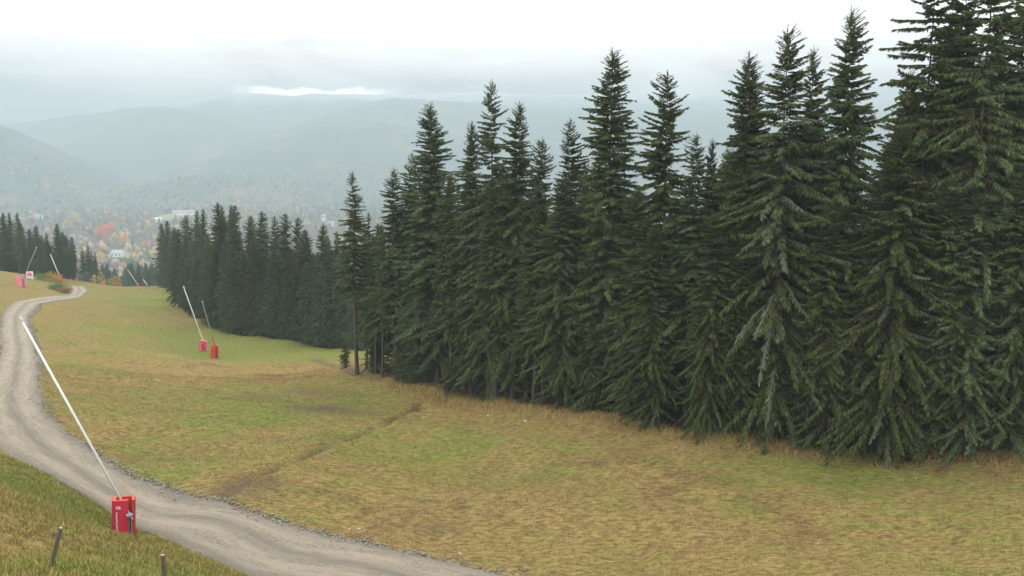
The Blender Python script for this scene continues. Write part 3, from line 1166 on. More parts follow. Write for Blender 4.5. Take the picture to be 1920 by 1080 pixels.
    tb[:, 0] = .2
    tb[:, 1] = np.where(lich_b, .85, .0)
    tb[:, 2] = np.where(lich_b, 0, .45)
    tb[:, 3] = 1
    TT.append(np.repeat(tb, 15, 0))
    off += len(V)
    # twigs
    cnt = np.maximum(12, (L * 80 * twig)).astype(int)
    cnt = np.where(lich_b, (cnt * .55).astype(int), cnt)
    i = np.repeat(I, cnt)
    N = len(i)
    u = np.clip(r.random(N) ** .80, .03, 1)
    u = np.where(L[i] > 1.8, np.maximum(u, .12), u)
    u = np.maximum(u, .04)
    p = pos(i, u)
    T = pos(i, np.minimum(u + .02, 1.02)) - pos(i, u - .02)
    T /= np.linalg.norm(T, axis=1)[:, None]
    S = np.cross(T, np.array([0, 0, 1.0]))
    S /= np.linalg.norm(S, axis=1)[:, None] + 1e-9
    side = r.choice([-1, 1], N)
    al = np.radians(r.uniform(28, 72, N)) * np.where(u > .93, .4, 1)
    older = np.clip(t[i] * 1.5, 0, 1)
    g = r.uniform(.05, .45, N) + older * r.uniform(.1, 1.7, N) * np.where(r.random(N) < .6, 1, .25)
    D = T * np.cos(al)[:, None] + S * (side * np.sin(al))[:, None] - np.array([0, 0, 1.0]) * g[:, None]
    D += r.normal(0, .10, (N, 3))
    D /= np.linalg.norm(D, axis=1)[:, None]
    ln = np.clip(.26 * L[i], .06, .40) * (1.05 - .62 * u) * r.uniform(.55, 1.35, N) * twl + .05
    ln *= np.clip(.35 + t[i] * 9, .35, 1)
    wd = np.clip(.14 * ln, .022, .052) * r.uniform(.75, 1.3, N)
    q = np.cross(D, r.normal(size=(N, 3)))
    q /= np.linalg.norm(q, axis=1)[:, None] + 1e-9
    bend = np.array([0, 0, -1.0]) * (ln * .22 * older)[:, None]
    mid = p + D * (ln * .42)[:, None]
    tip = p + D * ln[:, None] + bend
    V = np.stack([p, mid + q * wd[:, None], tip, mid - q * wd[:, None]], 1).reshape(-1, 3)
    b4 = off + np.arange(N)[:, None] * 4
    FF.append(np.concatenate([b4 + np.array([0, 1, 2]), b4 + np.array([0, 2, 3])], 0))
    VV.append(V)
    tt = np.zeros((N, 4))
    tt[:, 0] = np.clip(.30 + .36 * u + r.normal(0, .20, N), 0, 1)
    tt[:, 1] = np.where(lich_b[i], r.uniform(.25, .9, N), np.where(r.random(N) < .03 + .10 * lichen, .6, 0))
    tt[:, 2] = np.where((~lich_b[i]) & (r.random(N) < np.where((u < .35) & (t[i] > .3), .40, .05)), .65, 0)
    tt[:, 3] = 1
    TT.append(np.repeat(tt, 4, 0))
    off += len(V)
    # needled leader shoot
    nl = 90
    lz = H - r.random(nl) ** 1.1 * .055 * H
    la = r.uniform(0, 6.28, nl)
    lp = np.c_[np.interp(lz, zz, ox), np.interp(lz, zz, oy), lz]
    ld = np.c_[np.cos(la) * .55, np.sin(la) * .55, r.uniform(.5, 1.0, nl)]
    ll = (.05 + .10 * (H - lz)) * r.uniform(.7, 1.4, nl)
    q = np.cross(ld, r.normal(size=(nl, 3)))
    q /= np.linalg.norm(q, axis=1)[:, None]
    mid = lp + ld * (ll * .5)[:, None]
    V = np.stack([lp, mid + q * .022, lp + ld * ll[:, None], mid - q * .022], 1).reshape(-1, 3)
    b4 = off + np.arange(nl)[:, None] * 4
    FF.append(np.concatenate([b4 + np.array([0, 1, 2]), b4 + np.array([0, 2, 3])], 0))
    VV.append(V)
    TT.append(np.repeat(np.array([[.6, 0, 0, 1]]), 4 * nl, 0))
    off += len(V)
    # hanging cones in the upper crown
    if cones > 0:
        cb_ = np.flatnonzero((t > .02) & (t < .42))
        nc = int(len(cb_) * cones)
        ci = r.choice(cb_, nc)
        cu = r.uniform(.55, 1, nc)
        p = pos(ci, cu) + r.normal(0, .03, (nc, 3)) - (0, 0, .03)
        l = r.uniform(.10, .17, nc)[:, None]
        k = .028
        a0 = np.array([0, 0, 1.0])
        V = np.stack([p, p + np.array([k, 0, 0]) - a0 * l * .4, p + np.array([-k / 2, k * .87, 0]) - a0 * l * .4, p + np.array([-k / 2, -k * .87, 0]) - a0 * l * .4, p - a0 * l], 1).reshape(-1, 3)
        b5 = off + np.arange(nc)[:, None] * 5
        for tri_ in ((0, 1, 2), (0, 2, 3), (0, 3, 1), (4, 2, 1), (4, 3, 2), (4, 1, 3)):
            FF.append(b5 + np.array(tri_))
        VV.append(V)
        TT.append(np.repeat(np.array([[.5, 0, 1, 1]]), 5 * nc, 0))
        off += len(V)
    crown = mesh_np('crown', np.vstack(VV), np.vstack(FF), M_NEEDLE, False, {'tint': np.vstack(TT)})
    return dict(H=H, trunk=trunk, crown=crown)


VAR = {
    'full': spruce(101, 25, 3.3, .04, cones=.5),
    'dense': spruce(102, 25, 3.0, .06, step=.047, cones=.2, sag=.45),
    'narrow': spruce(103, 25, 2.6, .07, cones=.5),
    'cone': spruce(104, 25, 3.1, .12, gap=.16, cones=2.6, sag=.6),
    'lichen': spruce(105, 25, 3.5, .05, cones=.9, lichen=.40, gap=.08, sag=.7, step=.07),
    'tall': spruce(106, 22, 1.9, .42, gap=.10, cones=.6, twig=1.05),
    'bare': spruce(107, 24, 2.6, .26, cones=.2),
    'wide': spruce(108, 25, 3.6, .03, sag=.65, cones=.6, lichen=.10),
    'airy': spruce(109, 26, 3.7, .06, gap=.32, step=.068, sag=.62, cones=1.6, lichen=.05),
    'young': spruce(110, 6, 1.5, .02, step=.05, sag=.3),
}
TREE_N = 0


def plant(kind, x, y, z, H, label, group, width=1.0, rot=None, lean=(0, 0)):
    global TREE_N
    v = VAR[kind]
    s = H / v['H']
    root = empty('spruce_tree', (x, y, z))
    sw = s ** .6 * width if kind != 'young' else s * width
    root.scale = (sw, sw, s)
    root.rotation_euler = (random.gauss(0, .006), random.gauss(0, .005), random.uniform(0, 6.28) if rot is None else rot)
    tag(root, label, 'tree', group)
    link('trunk', v['trunk'], root)
    link('crown', v['crown'], root)
    TREE_N += 1
    return root


def plant_top(kind, px, py, Y, label, group, **kw):
    """a spruce whose tip stands at this pixel, at that distance"""
    p = at(px, py, Y)
    z = gz(p[0], Y)
    return plant(kind, p[0], Y, z, p[2] - z, label, group, **kw)


def edge_depth(px):
    xs = [690, 760, 900, 1000, 1145, 1300, 1500, 1700, 1920]
    ys = [93.5, 89, 80, 75, 70, 64.5, 61, 58, 56]
    return float(np.interp(px, xs, ys))


EDGE = 'spruces along the near forest edge'
NEAR = [  # kind, tip x, tip y, metres behind the edge line, label, width
    ('tall', 662, 320, 6.0, 'tall slim spruce on a bare straight trunk, leftmost of the near forest', 1.0),
    ('tall', 692, 398, 9.0, 'shorter bare-trunked spruce just right of the slim leftmost one', .9),
    ('bare', 735, 314, 3.0, 'slender spruce leaning in front of the left end of the near forest', .95),
    ('narrow', 768, 285, 5.0, 'narrow spruce half hidden left of the broad-shouldered one', .85),
    ('dense', 815, 190, 2.5, 'broad-shouldered dark spruce with a narrow tip, left part of near forest', 1.0),
    ('narrow', 880, 225, 2.0, 'shorter pointed spruce squeezed left of a thin-tipped taller one', .8),
    ('airy', 917, 150, 2.5, 'tall thin-tipped spruce whose sparse top rises left of centre', .72),
    ('narrow', 962, 188, 2.0, 'pointed spruce directly right of the sparse thin-tipped one', .95),
    ('cone', 1020, 257, 3.0, 'short brownish spruce in the dip left of the tallest centre spruce', .8),
    ('narrow', 1075, 220, 3.5, 'spruce tip showing behind left shoulder of the tallest centre spruce', .8),
    ('dense', 1142, 90, 1.5, 'tall regular pointed spruce standing alone in the centre skyline', .95),
    ('cone', 1255, 130, 3.0, 'spruce full of brown cones with open airy top right of centre', .95),
    ('bare', 1297, 248, 3.0, 'low round-topped spruce under the right side of the cone-laden one', .9),
    ('narrow', 1335, 258, 5.0, 'small leaning spruce tip in the gap left of the lichen spruce', .6),
    ('full', 1387, 98, 3.0, 'bushy tall spruce just left of the lichen-hung one', .85),
    ('narrow', 1412, 128, 5.0, 'spruce tip close behind the bushy one left of the lichen spruce', .75),
    ('lichen', 1482, 50, 0.8, 'grey lichen-hung spruce with pale drooping branches at the forest front', 1.0),
    ('narrow', 1535, 86, 4.0, 'dark spruce tip between the lichen spruce and a taller neighbour', .75),
    ('full', 1587, 15, 2.5, 'tall dark spruce left of the bright gap near the right edge', .8),
    ('airy', 1745, -110, 3.0, 'airy spruce with long level branches right of the bright gap', .9),
    ('dense', 1800, -100, 5.0, 'dark spruce behind the airy one, its tip cut by the frame', .8),
    ('airy', 1868, -135, 2.0, 'second airy spruce towards the right frame edge', .85),
    ('cone', 1925, -70, 4.0, 'spruce full of cones cut by the right frame edge', .9),
    ('wide', 1690, 235, 0.6, 'lower lichen-flecked spruce with bowed branches in front of the airy ones', .95),
]
for kind, px, py, back, label, w in NEAR:
    plant_top(kind, px, py, edge_depth(px) + back, label, EDGE, width=w * 1.13)

# lower trees of the forest front, filling the wall of foliage
FRONT = [
    ('bare', 845, 330, .8, 'mid-height spruce with bare foot below the broad-shouldered one', .9),
    ('bare', 930, 330, .5, 'mid-height spruce with bare foot below the thin-tipped one', .9),
    ('bare', 1000, 380, .6, 'lower spruce on a bare trunk beneath the short brownish one', .9),
    ('full', 1065, 330, .4, 'green spruce in front, lower left of the tallest centre spruce', .95),
    ('full', 1190, 350, .3, 'green spruce in front, lower right of the tallest centre spruce', .95),
    ('wide', 1240, 420, .0, 'low bushy spruce reaching the grass below the cone-laden one', .9),
    ('wide', 1330, 400, .3, 'low bushy spruce reaching the grass left of the lichen one', .9),
    ('dense', 1395, 430, .2, 'low dense spruce touching the grass beside the lichen spruce', .9),
    ('full', 1560, 380, .2, 'low full spruce touching the grass right of the lichen spruce', .95),
    ('full', 1640, 420, .3, 'low full spruce below the bright gap', .9),
    ('dense', 1775, 330, .4, 'dark low spruce in front of the airy ones', 1.0),
    ('wide', 1850, 360, .0, 'wide low spruce reaching the grass by the right frame edge', 1.0),
    ('full', 1930, 300, .2, 'full spruce cut by the right frame edge at the grass', 1.0),
    ('bare', 780, 400, .5, 'low spruce on a thin trunk at the left end of the near forest', .8),
    ('narrow', 1110, 480, .0, 'small narrow spruce at the grass below the tallest centre spruce', .9),
    ('narrow', 1465, 560, .0, 'small spruce at the grass in front of the lichen spruce', 1.0),
]
for kind, px, py, back, label, w in FRONT:
    plant_top(kind, px, py, edge_depth(px) + back, label, EDGE, width=w)

# the low skyline between the named tips: the trees deeper in stay beneath it
SKY_X = [640, 690, 720, 760, 800, 850, 900, 950, 1000, 1050, 1110, 1180, 1200, 1240, 1320, 1345, 1430, 1520, 1600, 1625, 1660, 1700, 1800, 1950]
SKY_Y = [500, 430, 390, 340, 300, 300, 310, 300, 360, 330, 270, 300, 330, 300, 300, 240, 200, 190, 210, 290, 300, 120, 60, 60]
fr = np.random.default_rng(23)
RANK = ['second', 'third', 'fourth', 'fifth']
NEAR_REF = [(662, 'the slim leftmost spruce'), (735, 'the slender left-end spruce'), (815, 'the broad-shouldered spruce'), (917, 'the thin-tipped spruce'), (1020, 'the short brownish spruce'),
            (1142, 'the tallest centre spruce'), (1255, 'the cone-laden spruce'), (1387, 'the bushy tall spruce'), (1482, 'the lichen-hung spruce'), (1587, 'the tall spruce by the gap'),
            (1640, 'the bright gap'), (1745, 'the first airy spruce'), (1868, 'the second airy spruce'), (1925, 'the frame-edge spruce')]
FAR_REF = [(305, 'the corner pair'), (346, 'the spruce next to the corner pair'), (380, 'the thin tips left of the summit'), (405, 'the highest tip'), (437, 'the thin pair past the summit'), (464, 'the stout spruce'),
           (493, 'the broad even spruce'), (517, 'the very thin tip'), (546, 'the two similar tips'), (577, 'the low dip'), (602, 'the pointed spruce'), (625, 'the low gap'), (662, 'the slim tall tree'), (700, 'the near trunks')]
LEFT_REF = [(4, 'the leftmost tip'), (24, 'the tall tips'), (47, 'the falling shoulder'), (64, 'the broad middle spruce'), (76, 'the dip'), (104, 'the highest right-hand tip'), (130, 'the last spruce')]


def ref_of(px, refs):
    k = min(refs, key=lambda q: abs(q[0] - px))
    return ('left' if px < k[0] else 'right'), k[1]


for row, back in enumerate((6.5, 11.0, 16.5, 23.0)):
    for px in np.arange(700 + 17 * row, 1980, 58 + 9 * row):
        px = px + fr.uniform(-16, 16)
        Y = edge_depth(px) + back + fr.uniform(-1.5, 1.5)
        py = float(np.interp(px, SKY_X, SKY_Y)) + fr.uniform(0, 70) + 12 * row
        plant_top(['bare', 'narrow', 'dense', 'full', 'bare'][int(fr.integers(5))], px, py, Y, 'dark spruce, %s rank of near forest, %s of %s' % ((RANK[row],) + ref_of(px, NEAR_REF)), 'spruces deep in the near forest', width=fr.uniform(.95, 1.2))

# young spruces at the foot of the slim trunks
for px, py, H, lab in ((648, 690, 3.0, 'young bushy spruce at the foot of the leftmost bare trunk'), (700, 700, 2.2, 'small young spruce between the bare trunks'),
                       (745, 718, 3.2, 'young spruce at the left foot of the near forest'), (770, 722, 4.0, 'taller young spruce at the left foot of the near forest')):
    p = hit(px, py, f=height)
    plant('young', p[0], p[1] + .3, gz(p[0], p[1] + .3), H, lab, 'young spruces at the forest foot')
EDGE_REF = [(815, 'the broad-shouldered spruce'), (917, 'the thin-tipped spruce'), (1142, 'the tallest centre spruce'), (1255, 'the cone-laden spruce'), (1482, 'the lichen-hung spruce'), (1640, 'the bright gap'), (1868, 'the second airy spruce')]
for px in (840, 905, 985, 1050, 1130, 1215, 1285, 1370, 1430, 1530, 1610, 1720, 1800, 1890):
    Y = edge_depth(px) + fr.uniform(-1.2, .6)
    q = at(px, 800, Y)
    plant('young', q[0], Y, gz(q[0], Y), fr.uniform(1.0, 3.2), 'small young spruce in the edge grass, foot of %s, %s side' % ref_of(px, EDGE_REF)[::-1], 'young spruces at the forest foot')
# slim trunks that show light between them at the left end
for px, py, Y, lab in ((682, 430, 101, 'thin bare-stemmed spruce, second trunk from the left end'), (700, 440, 97, 'thin bare-stemmed spruce, third trunk from the left end'), (712, 420, 96, 'thin bare-stemmed spruce, fourth trunk from the left end')):
    plant_top('tall', px, py, Y, lab, EDGE, width=.95)


def far_depth(px):
    return float(np.interp(px, [296, 325, 352, 400, 500, 600, 660], [285, 235, 192, 166, 158, 151, 146]))


FARG = 'spruces of the far forest strip'
FAR = [
    ('full', 304, 418, 4, 'spruce at the outer left corner of the far forest strip'), ('dense', 316, 412, 10, 'taller twin just behind the far strip corner spruce'),
    ('full', 346, 402, 8, 'spruce right of the corner pair, far forest strip'), ('narrow', 366, 392, 6, 'slim spruce with thin tip left of the far strip summit'),
    ('narrow', 380, 390, 10, 'thin-tipped spruce close left of the far strip summit'), ('dense', 405, 378, 6, 'highest tip of the far forest strip'),
    ('narrow', 418, 384, 9, 'spruce tip just right of the far strip summit'), ('narrow', 431, 382, 14, 'thin far spruce tip, first of the pair past the summit'), ('cone', 443, 382, 7, 'thin far spruce tip, second of the pair past the summit'),
    ('full', 464, 402, 5, 'stout spruce in the first dip of the far strip'), ('dense', 493, 393, 4, 'broad even spruce in the middle of the far strip'),
    ('narrow', 517, 403, 8, 'very thin spruce tip right of the broad even far one'), ('cone', 536, 398, 5, 'twin-shouldered far spruce, left of two similar tips'),
    ('cone', 557, 406, 6, 'twin-shouldered far spruce, right of two similar tips'), ('full', 577, 428, 4, 'low far spruce in the dip towards the slim tree'),
    ('dense', 602, 418, 4, 'pointed far spruce before the low gap'), ('narrow', 616, 442, 8, 'low spruce in the far gap'), ('narrow', 632, 432, 6, 'far spruce beside the slim tall tree'), ('full', 650, 450, 4, 'far spruce behind the slim tall tree'),
]
for kind, px, py, back, label in FAR:
    plant_top(kind, px, py, far_depth(px) + back, label, FARG, width=.95)
LOWX, LOWY = [300, 340, 400, 450, 480, 520, 580, 640, 720], [440, 420, 410, 415, 425, 435, 450, 470, 480]
for row, back in enumerate((0.0, 6.0, 14.0, 24.0)):
    step = 17 if row == 0 else 26
    for px in np.arange(352 + 5 * row, 730, step):
        px = px + fr.uniform(-5, 5)
        py = float(np.interp(px, LOWX, LOWY)) + fr.uniform(5, 60) + (25 if row == 0 else 0)
        plant_top(['full', 'dense', 'wide', 'narrow', 'full'][int(fr.integers(5))], px, py, far_depth(px) + back + fr.uniform(-1.0, 2.5),
                  'dark spruce, %s rank of far strip, %s of %s' % ((['front'] + RANK)[row], *ref_of(px, FAR_REF)), 'spruces massed in the far strip', width=.95)
for k, (px, py, Y) in enumerate(((312, 440, 268), (322, 432, 245), (330, 425, 225), (338, 428, 208), (345, 440, 198), (328, 460, 222), (308, 455, 272))):
    plant_top('wide' if k % 2 else 'full', px, py, Y + 2, 'dark spruce at outer end of far strip, %s of seven from the left' % ['second', 'third', 'fifth', 'sixth', 'last', 'fourth', 'first'][k], 'spruces massed in the far strip', width=1.0)

# the clump on the left
LEFTG = 'spruces of the left clump'
LEFT = [(-12, 402), (4, 398), (17, 398), (30, 398), (42, 418), (52, 428), (64, 422), (76, 440), (89, 436), (104, 418), (117, 434), (125, 440), (134, 442)]
LAB = ['spruce of the left clump cut by the frame edge', 'leftmost whole spruce of the left clump', 'tall spruce of the left clump, second tip in', 'tall spruce of the left clump, third tip in', 'spruce on the falling shoulder of the left clump, upper',
       'spruce on the falling shoulder of the left clump, lower', 'broad spruce in the middle of the left clump', 'low spruce in the dip of the left clump', 'spruce just left of the highest right-hand tip of the clump',
       'highest tip on the right half of the left clump', 'spruce right of the highest right-hand tip of the clump', 'last but one spruce at the right end of the clump', 'last spruce at the right end of the left clump']
for k, ((px, py), lab) in enumerate(zip(LEFT, LAB)):
    plant_top(['full', 'dense', 'narrow', 'bare', 'dense'][k % 5], px, py, 262 + 5 * (k % 3) + max(0, (px - 60)) * .35, lab, LEFTG, width=1.0)
for px in range(-30, 132, 9):
    plant_top(['full', 'dense', 'wide'][px % 3], px + fr.uniform(-3, 3), 440 + fr.uniform(0, 30) + max(0, px - 60) * .15, 258 + fr.uniform(0, 22) + max(0, px - 60) * .4, 'dark spruce massed low in the left clump, %s of %s' % ref_of(px, LEFT_REF), 'spruces massed in the left clump', width=1.0)
for px, py, lab in ((153, 462, 'slim roadside spruce, leftmost of the small group past the bend'), (163, 458, 'darkest slim spruce of the small group past the bend'), (170, 470, 'thin spruce of the small group past the bend'), (178, 472, 'last thin spruce of the small group past the bend')):
    plant_top('tall', px, py, 318, lab, 'slim spruces past the road bend', width=1.1)

# the band of tree tops below the brow
BROW_REF = [(153, 'the slim roadside group'), (190, 'the yellow-green birch'), (217, 'the golden birch'), (240, 'the thin brow lance'), (272, 'the short brow lance'), (300, 'the far strip corner')]
for k in range(54):
    px = 150 + k * 2.9 + fr.uniform(-2, 2)
    Y = fr.uniform(395, 520)
    py = fr.uniform(490, 518)
    plant_top(['full', 'dense', 'narrow', 'bare', 'cone'][k % 5], px, py, Y, 'small spruce top above the brow, %s of %s' % ref_of(px, BROW_REF), 'spruce tops below the brow')
for k, (px, py, h, c, lab) in enumerate(((186, 536, 12, (.24, .22, .06), 'yellow-green birch at the brow by the slim trees'), (217, 536, 10, (.30, .21, .05), 'golden birch among the tree tops below the brow'), (205, 538, 9, (.13, .19, .05), 'dull green birch among the tree tops below the brow'))):
    autumn_tree(px, py, h, h * .24, c, lab, 90 + k, Y=345)

# ------------------------------------------------------------------ grass
def build_grass(name, label, X, Y, h_rng, w, seed, straw, fresh, spread=.12):
    r = np.random.default_rng(seed)
    n = len(X)
    Z = height(X, Y)
    h = r.uniform(*h_rng, n)
    a = r.uniform(0, 6.28, n)
    dx, dy = np.cos(a) * w * .5, np.sin(a) * w * .5
    lx, ly = r.normal(0, spread, n) * h * 3, r.normal(0, spread, n) * h * 3
    V = np.stack([np.c_[X - dx, Y - dy, Z - .03], np.c_[X + dx, Y + dy, Z - .03], np.c_[X + lx, Y + ly, Z + h]], 1).reshape(-1, 3)
    F = np.arange(3 * n).reshape(-1, 3)
    g = green_zone(X, Y)
    zc = np.c_[g, (r.random(n) < straw) * r.uniform(.4, 1, n), (r.random(n) < fresh * np.clip((g - .3) * 2.2, 0, 1)) * r.uniform(.5, 1, n), r.random(n) ** .7]
    me = mesh_np(name, V, F, M_BLADE, False, {'zone': np.repeat(zc, 3, 0)})
    return tag(link(name, me), label, 'grass', kind='stuff')


def scatter(n, rlo, rhi, tlo, thi, seed, clump=0.0, road_clear=0.0):
    r = np.random.default_rng(seed)
    rad = np.sqrt(r.uniform(rlo ** 2, rhi ** 2, n))
    th = r.uniform(tlo, thi, n)
    X, Y = rad * np.sin(th), rad * np.cos(th)
    if clump:
        X, Y = np.repeat(X, 7) + r.normal(0, clump, 7 * n), np.repeat(Y, 7) + r.normal(0, clump, 7 * n)
    # keep off the road and the forest floor
    poly = np.vstack([RL, RR[::-1]])
    ok = ~inside(X, Y, poly)
    ok &= ~(inside(X, Y, NEAR_POLY) & (poly_dist(X, Y, list(FE)) > 2.5))
    ok &= poly_dist(X, Y, DITCH) > .3
    return X[ok], Y[ok], ok


X, Y, _ = scatter(230000, 38, 105, -.52, .52, 61)
build_grass('meadow_grass', 'short straw and green grass of the mown ski slope', X, Y, (.04, .12), .035, 62, .12, .40)
X, Y, _ = scatter(26000, 17, 62, -.62, -.22, 63, clump=.10)
d = poly_dist(X, Y, list(RL[::6]))
side = inside(X, Y, np.vstack([RL, [(-90, 100), (-60, 5), (10, 10), (10, 35)]]))
X, Y = X[side], Y[side]
build_grass('bank_grass', 'long tufted green and rusty grass on the bank left of the road', X, Y, (.06, .21), .030, 64, .45, .60, .18)
X, Y, _ = scatter(5200, 40, 100, -.52, .52, 68, clump=.16)
build_grass('meadow_tufts', 'coarser dark and straw tufts standing out of the mown slope', X, Y, (.07, .20), .04, 69, .35, .45, .2)
# taller straw along the forest edge
r_ = np.random.default_rng(66)
FEs = resample(np.c_[FE, np.zeros(len(FE))], 900)
k = r_.integers(0, 900, 16000)
cl_ = r_.normal(0, 1.1, 900)
X, Y = FEs[k, 0] + r_.normal(0, .5, 16000), FEs[k, 1] + r_.normal(-.8, .7, 16000) + np.minimum(cl_[k], .6)
build_grass('edge_grass', 'tall dry straw fringe along the foot of the near forest', X, Y, (.15, .5), .035, 67, .75, .2, .14)


# ------------------------------------------------------------------ stones along the road
def stones(name, label, n, seed, side, lo, hi, s_lo, s_hi, k0, k1):
    r = np.random.default_rng(seed)
    i = r.integers(int(k0 * NR), int(k1 * NR), n)
    i = i[fractal(i * 1.0, i * 0.0, seed + 5, 40, 4) + r.normal(0, .35, n) > -.25]
    n = len(i)
    edge, other = (RR, RL) if side > 0 else (RL, RR)
    d = edge[i] - other[i]
    d /= np.linalg.norm(d, axis=1)[:, None]
    band = fractal(i.astype(float) * .6, i * 0.0, seed, 30, 3) * .25
    p = edge[i] + d * (r.uniform(lo, hi, n) + band)[:, None] + r.normal(0, .20, (n, 2))
    z = height(p[:, 0], p[:, 1])
    s = s_lo + (s_hi - s_lo) * r.random(n) ** 3
    base = np.array([(1, 0, 0), (-1, 0, 0), (0, 1, 0), (0, -1, 0), (0, 0, 1), (0, 0, -1)], float)
    F0 = np.array([(0, 2, 4), (2, 1, 4), (1, 3, 4), (3, 0, 4), (2, 0, 5), (1, 2, 5), (3, 1, 5), (0, 3, 5)])
    V = base[None] * r.uniform(.6, 1.3, (n, 6, 1)) * s[:, None, None] * np.array([1, 1, .7]) + r.normal(0, .22, (n, 6, 3)) * s[:, None, None]
    V = V + np.c_[p, z + s * .25 + .03][:, None, :]
    F = (F0[None] + (np.arange(n) * 6)[:, None, None]).reshape(-1, 3)
    return tag(link(name, mesh_np(name, V.reshape(-1, 3), F, M_STONE)), label, 'gravel', kind='stuff')


stones('roadside_gravel', 'grey broken stones heaped along the meadow side of the road', 15000, 71, 1, -.95, .35, .015, .12, .0, .62)
stones('roadside_gravel', 'sparse stones along the bank side of the road', 3200, 72, -1, -.5, .45, .012, .07, .0, .5)

r_ = np.random.default_rng(74)
def road_pebbles(n):
    i = r_.integers(0, int(.62 * NR), n)
    u = np.clip(np.abs(r_.normal(0, .28, n)), 0, .46)
    u = np.where(r_.random(n) < .5, u, 1 - u)
    u = np.where(r_.random(n) < .3, r_.normal(.5, .06, n), u)
    p = RL[i] * (1 - u)[:, None] + RR[i] * u[:, None] + r_.normal(0, .3, (n, 2))
    s = .012 + .05 * r_.random(n) ** 4
    z = height(p[:, 0], p[:, 1]) + .06
    base = np.array([(1, 0, 0), (-.5, .87, 0), (-.5, -.87, 0), (0, 0, .8)])
    V = base[None] * r_.uniform(.6, 1.4, (n, 4, 1)) * s[:, None, None] + np.c_[p, z][:, None]
    F = (np.array([(0, 1, 3), (1, 2, 3), (2, 0, 3)])[None] + (np.arange(n) * 4)[:, None, None]).reshape(-1, 3)
    tag(link('loose_gravel', mesh_np('loose_gravel', V.reshape(-1, 3), F, M_STONE)), 'loose pebbles strewn over the gravel road surface', 'gravel', kind='stuff')


road_pebbles(22000)

for k, (px, py, s, lab) in enumerate(((655, 993, .09, 'small white stone, left of a pair in the meadow by the road'), (673, 993, .10, 'small white stone, right of a pair in the meadow by the road'), (862, 1039, .09, 'lone white stone in the meadow near the road bottom'),
                                      (926, 930, .07, 'lone pale stone in the middle of the meadow'), (985, 791, .14, 'pale flat boulder in the grass at the forest edge'), (915, 780, .13, 'pale boulder in dry grass left of the flat one at forest edge'))):
    r_ = np.random.default_rng(80 + k)
    p = hit(px, py, f=height)
    V = ICO_V * r_.uniform(.8, 1.15, (len(ICO_V), 1)) * (s, s * .8, s * .55)
    o = link('stone', mesh_np('stone', V, ICO_F, M_PALE, False), None, (p[0], p[1], p[2] + s * .3))
    tag(o, lab, 'stone', 'pale stones in the meadow')


# ------------------------------------------------------------------ snow lances, pads, sign, posts
def pad_path(n_round=5):
    """plan of the padding: a C wrapped round the mast, open at the right front"""
    pts = [(.24, -.36), (.0, -.365)]

    def arc(cx, cy, r, a0, a1):
        for k in range(n_round + 1):
            a = math.radians(a0 + (a1 - a0) * k / n_round)
            pts.append((cx + r * math.cos(a), cy + r * math.sin(a)))
    arc(-.28, -.16, .20, -90, -180)
    arc(-.28, .20, .20, 180, 90)
    arc(.32, .20, .20, 90, 0)
    pts.append((.52, -.14))
    return np.array(pts)


def c_shell(path, thick, z0, z1, mb_out, mb_in):
    t = np.gradient(path, axis=0)
    t /= np.linalg.norm(t, axis=1)[:, None]
    nrm = np.c_[t[:, 1], -t[:, 0]]                       # inwards for this winding
    c = path.mean(0)
    if ((path - c) * nrm).sum() > 0:
        nrm = -nrm
    inner = path + nrm * thick
    n = len(path)
    zs = np.linspace(z0, z1, 5)
    # outer skin (with the closing ends)
    vs = [(p[0] * (1 + .02 * math.sin(3 * z + p[0] * 5)), p[1] * (1 + .02 * math.cos(2.5 * z)), z) for z in zs for p in path]
    fs = [(k * n + i, k * n + i + 1, (k + 1) * n + i + 1, (k + 1) * n + i) for k in range(4) for i in range(n - 1)]
    mb_out.add(vs, fs)
    # foam core: inner face, top, ends
    q = path + nrm * .012
    vs = [(*p, z0) for p in q] + [(*p, z1) for p in q] + [(*p, z0) for p in inner] + [(*p, z1) for p in inner]
    fs = []
    for i in range(n - 1):
        fs += [(n + i, n + i + 1, 3 * n + i + 1, 3 * n + i), (2 * n + i + 1, 2 * n + i, 3 * n + i, 3 * n + i + 1)]
    fs += [(0, n, 3 * n, 2 * n), (n - 1, 2 * n + n - 1, 3 * n + n - 1, n + n - 1)]
    mb_in.add(vs, fs)


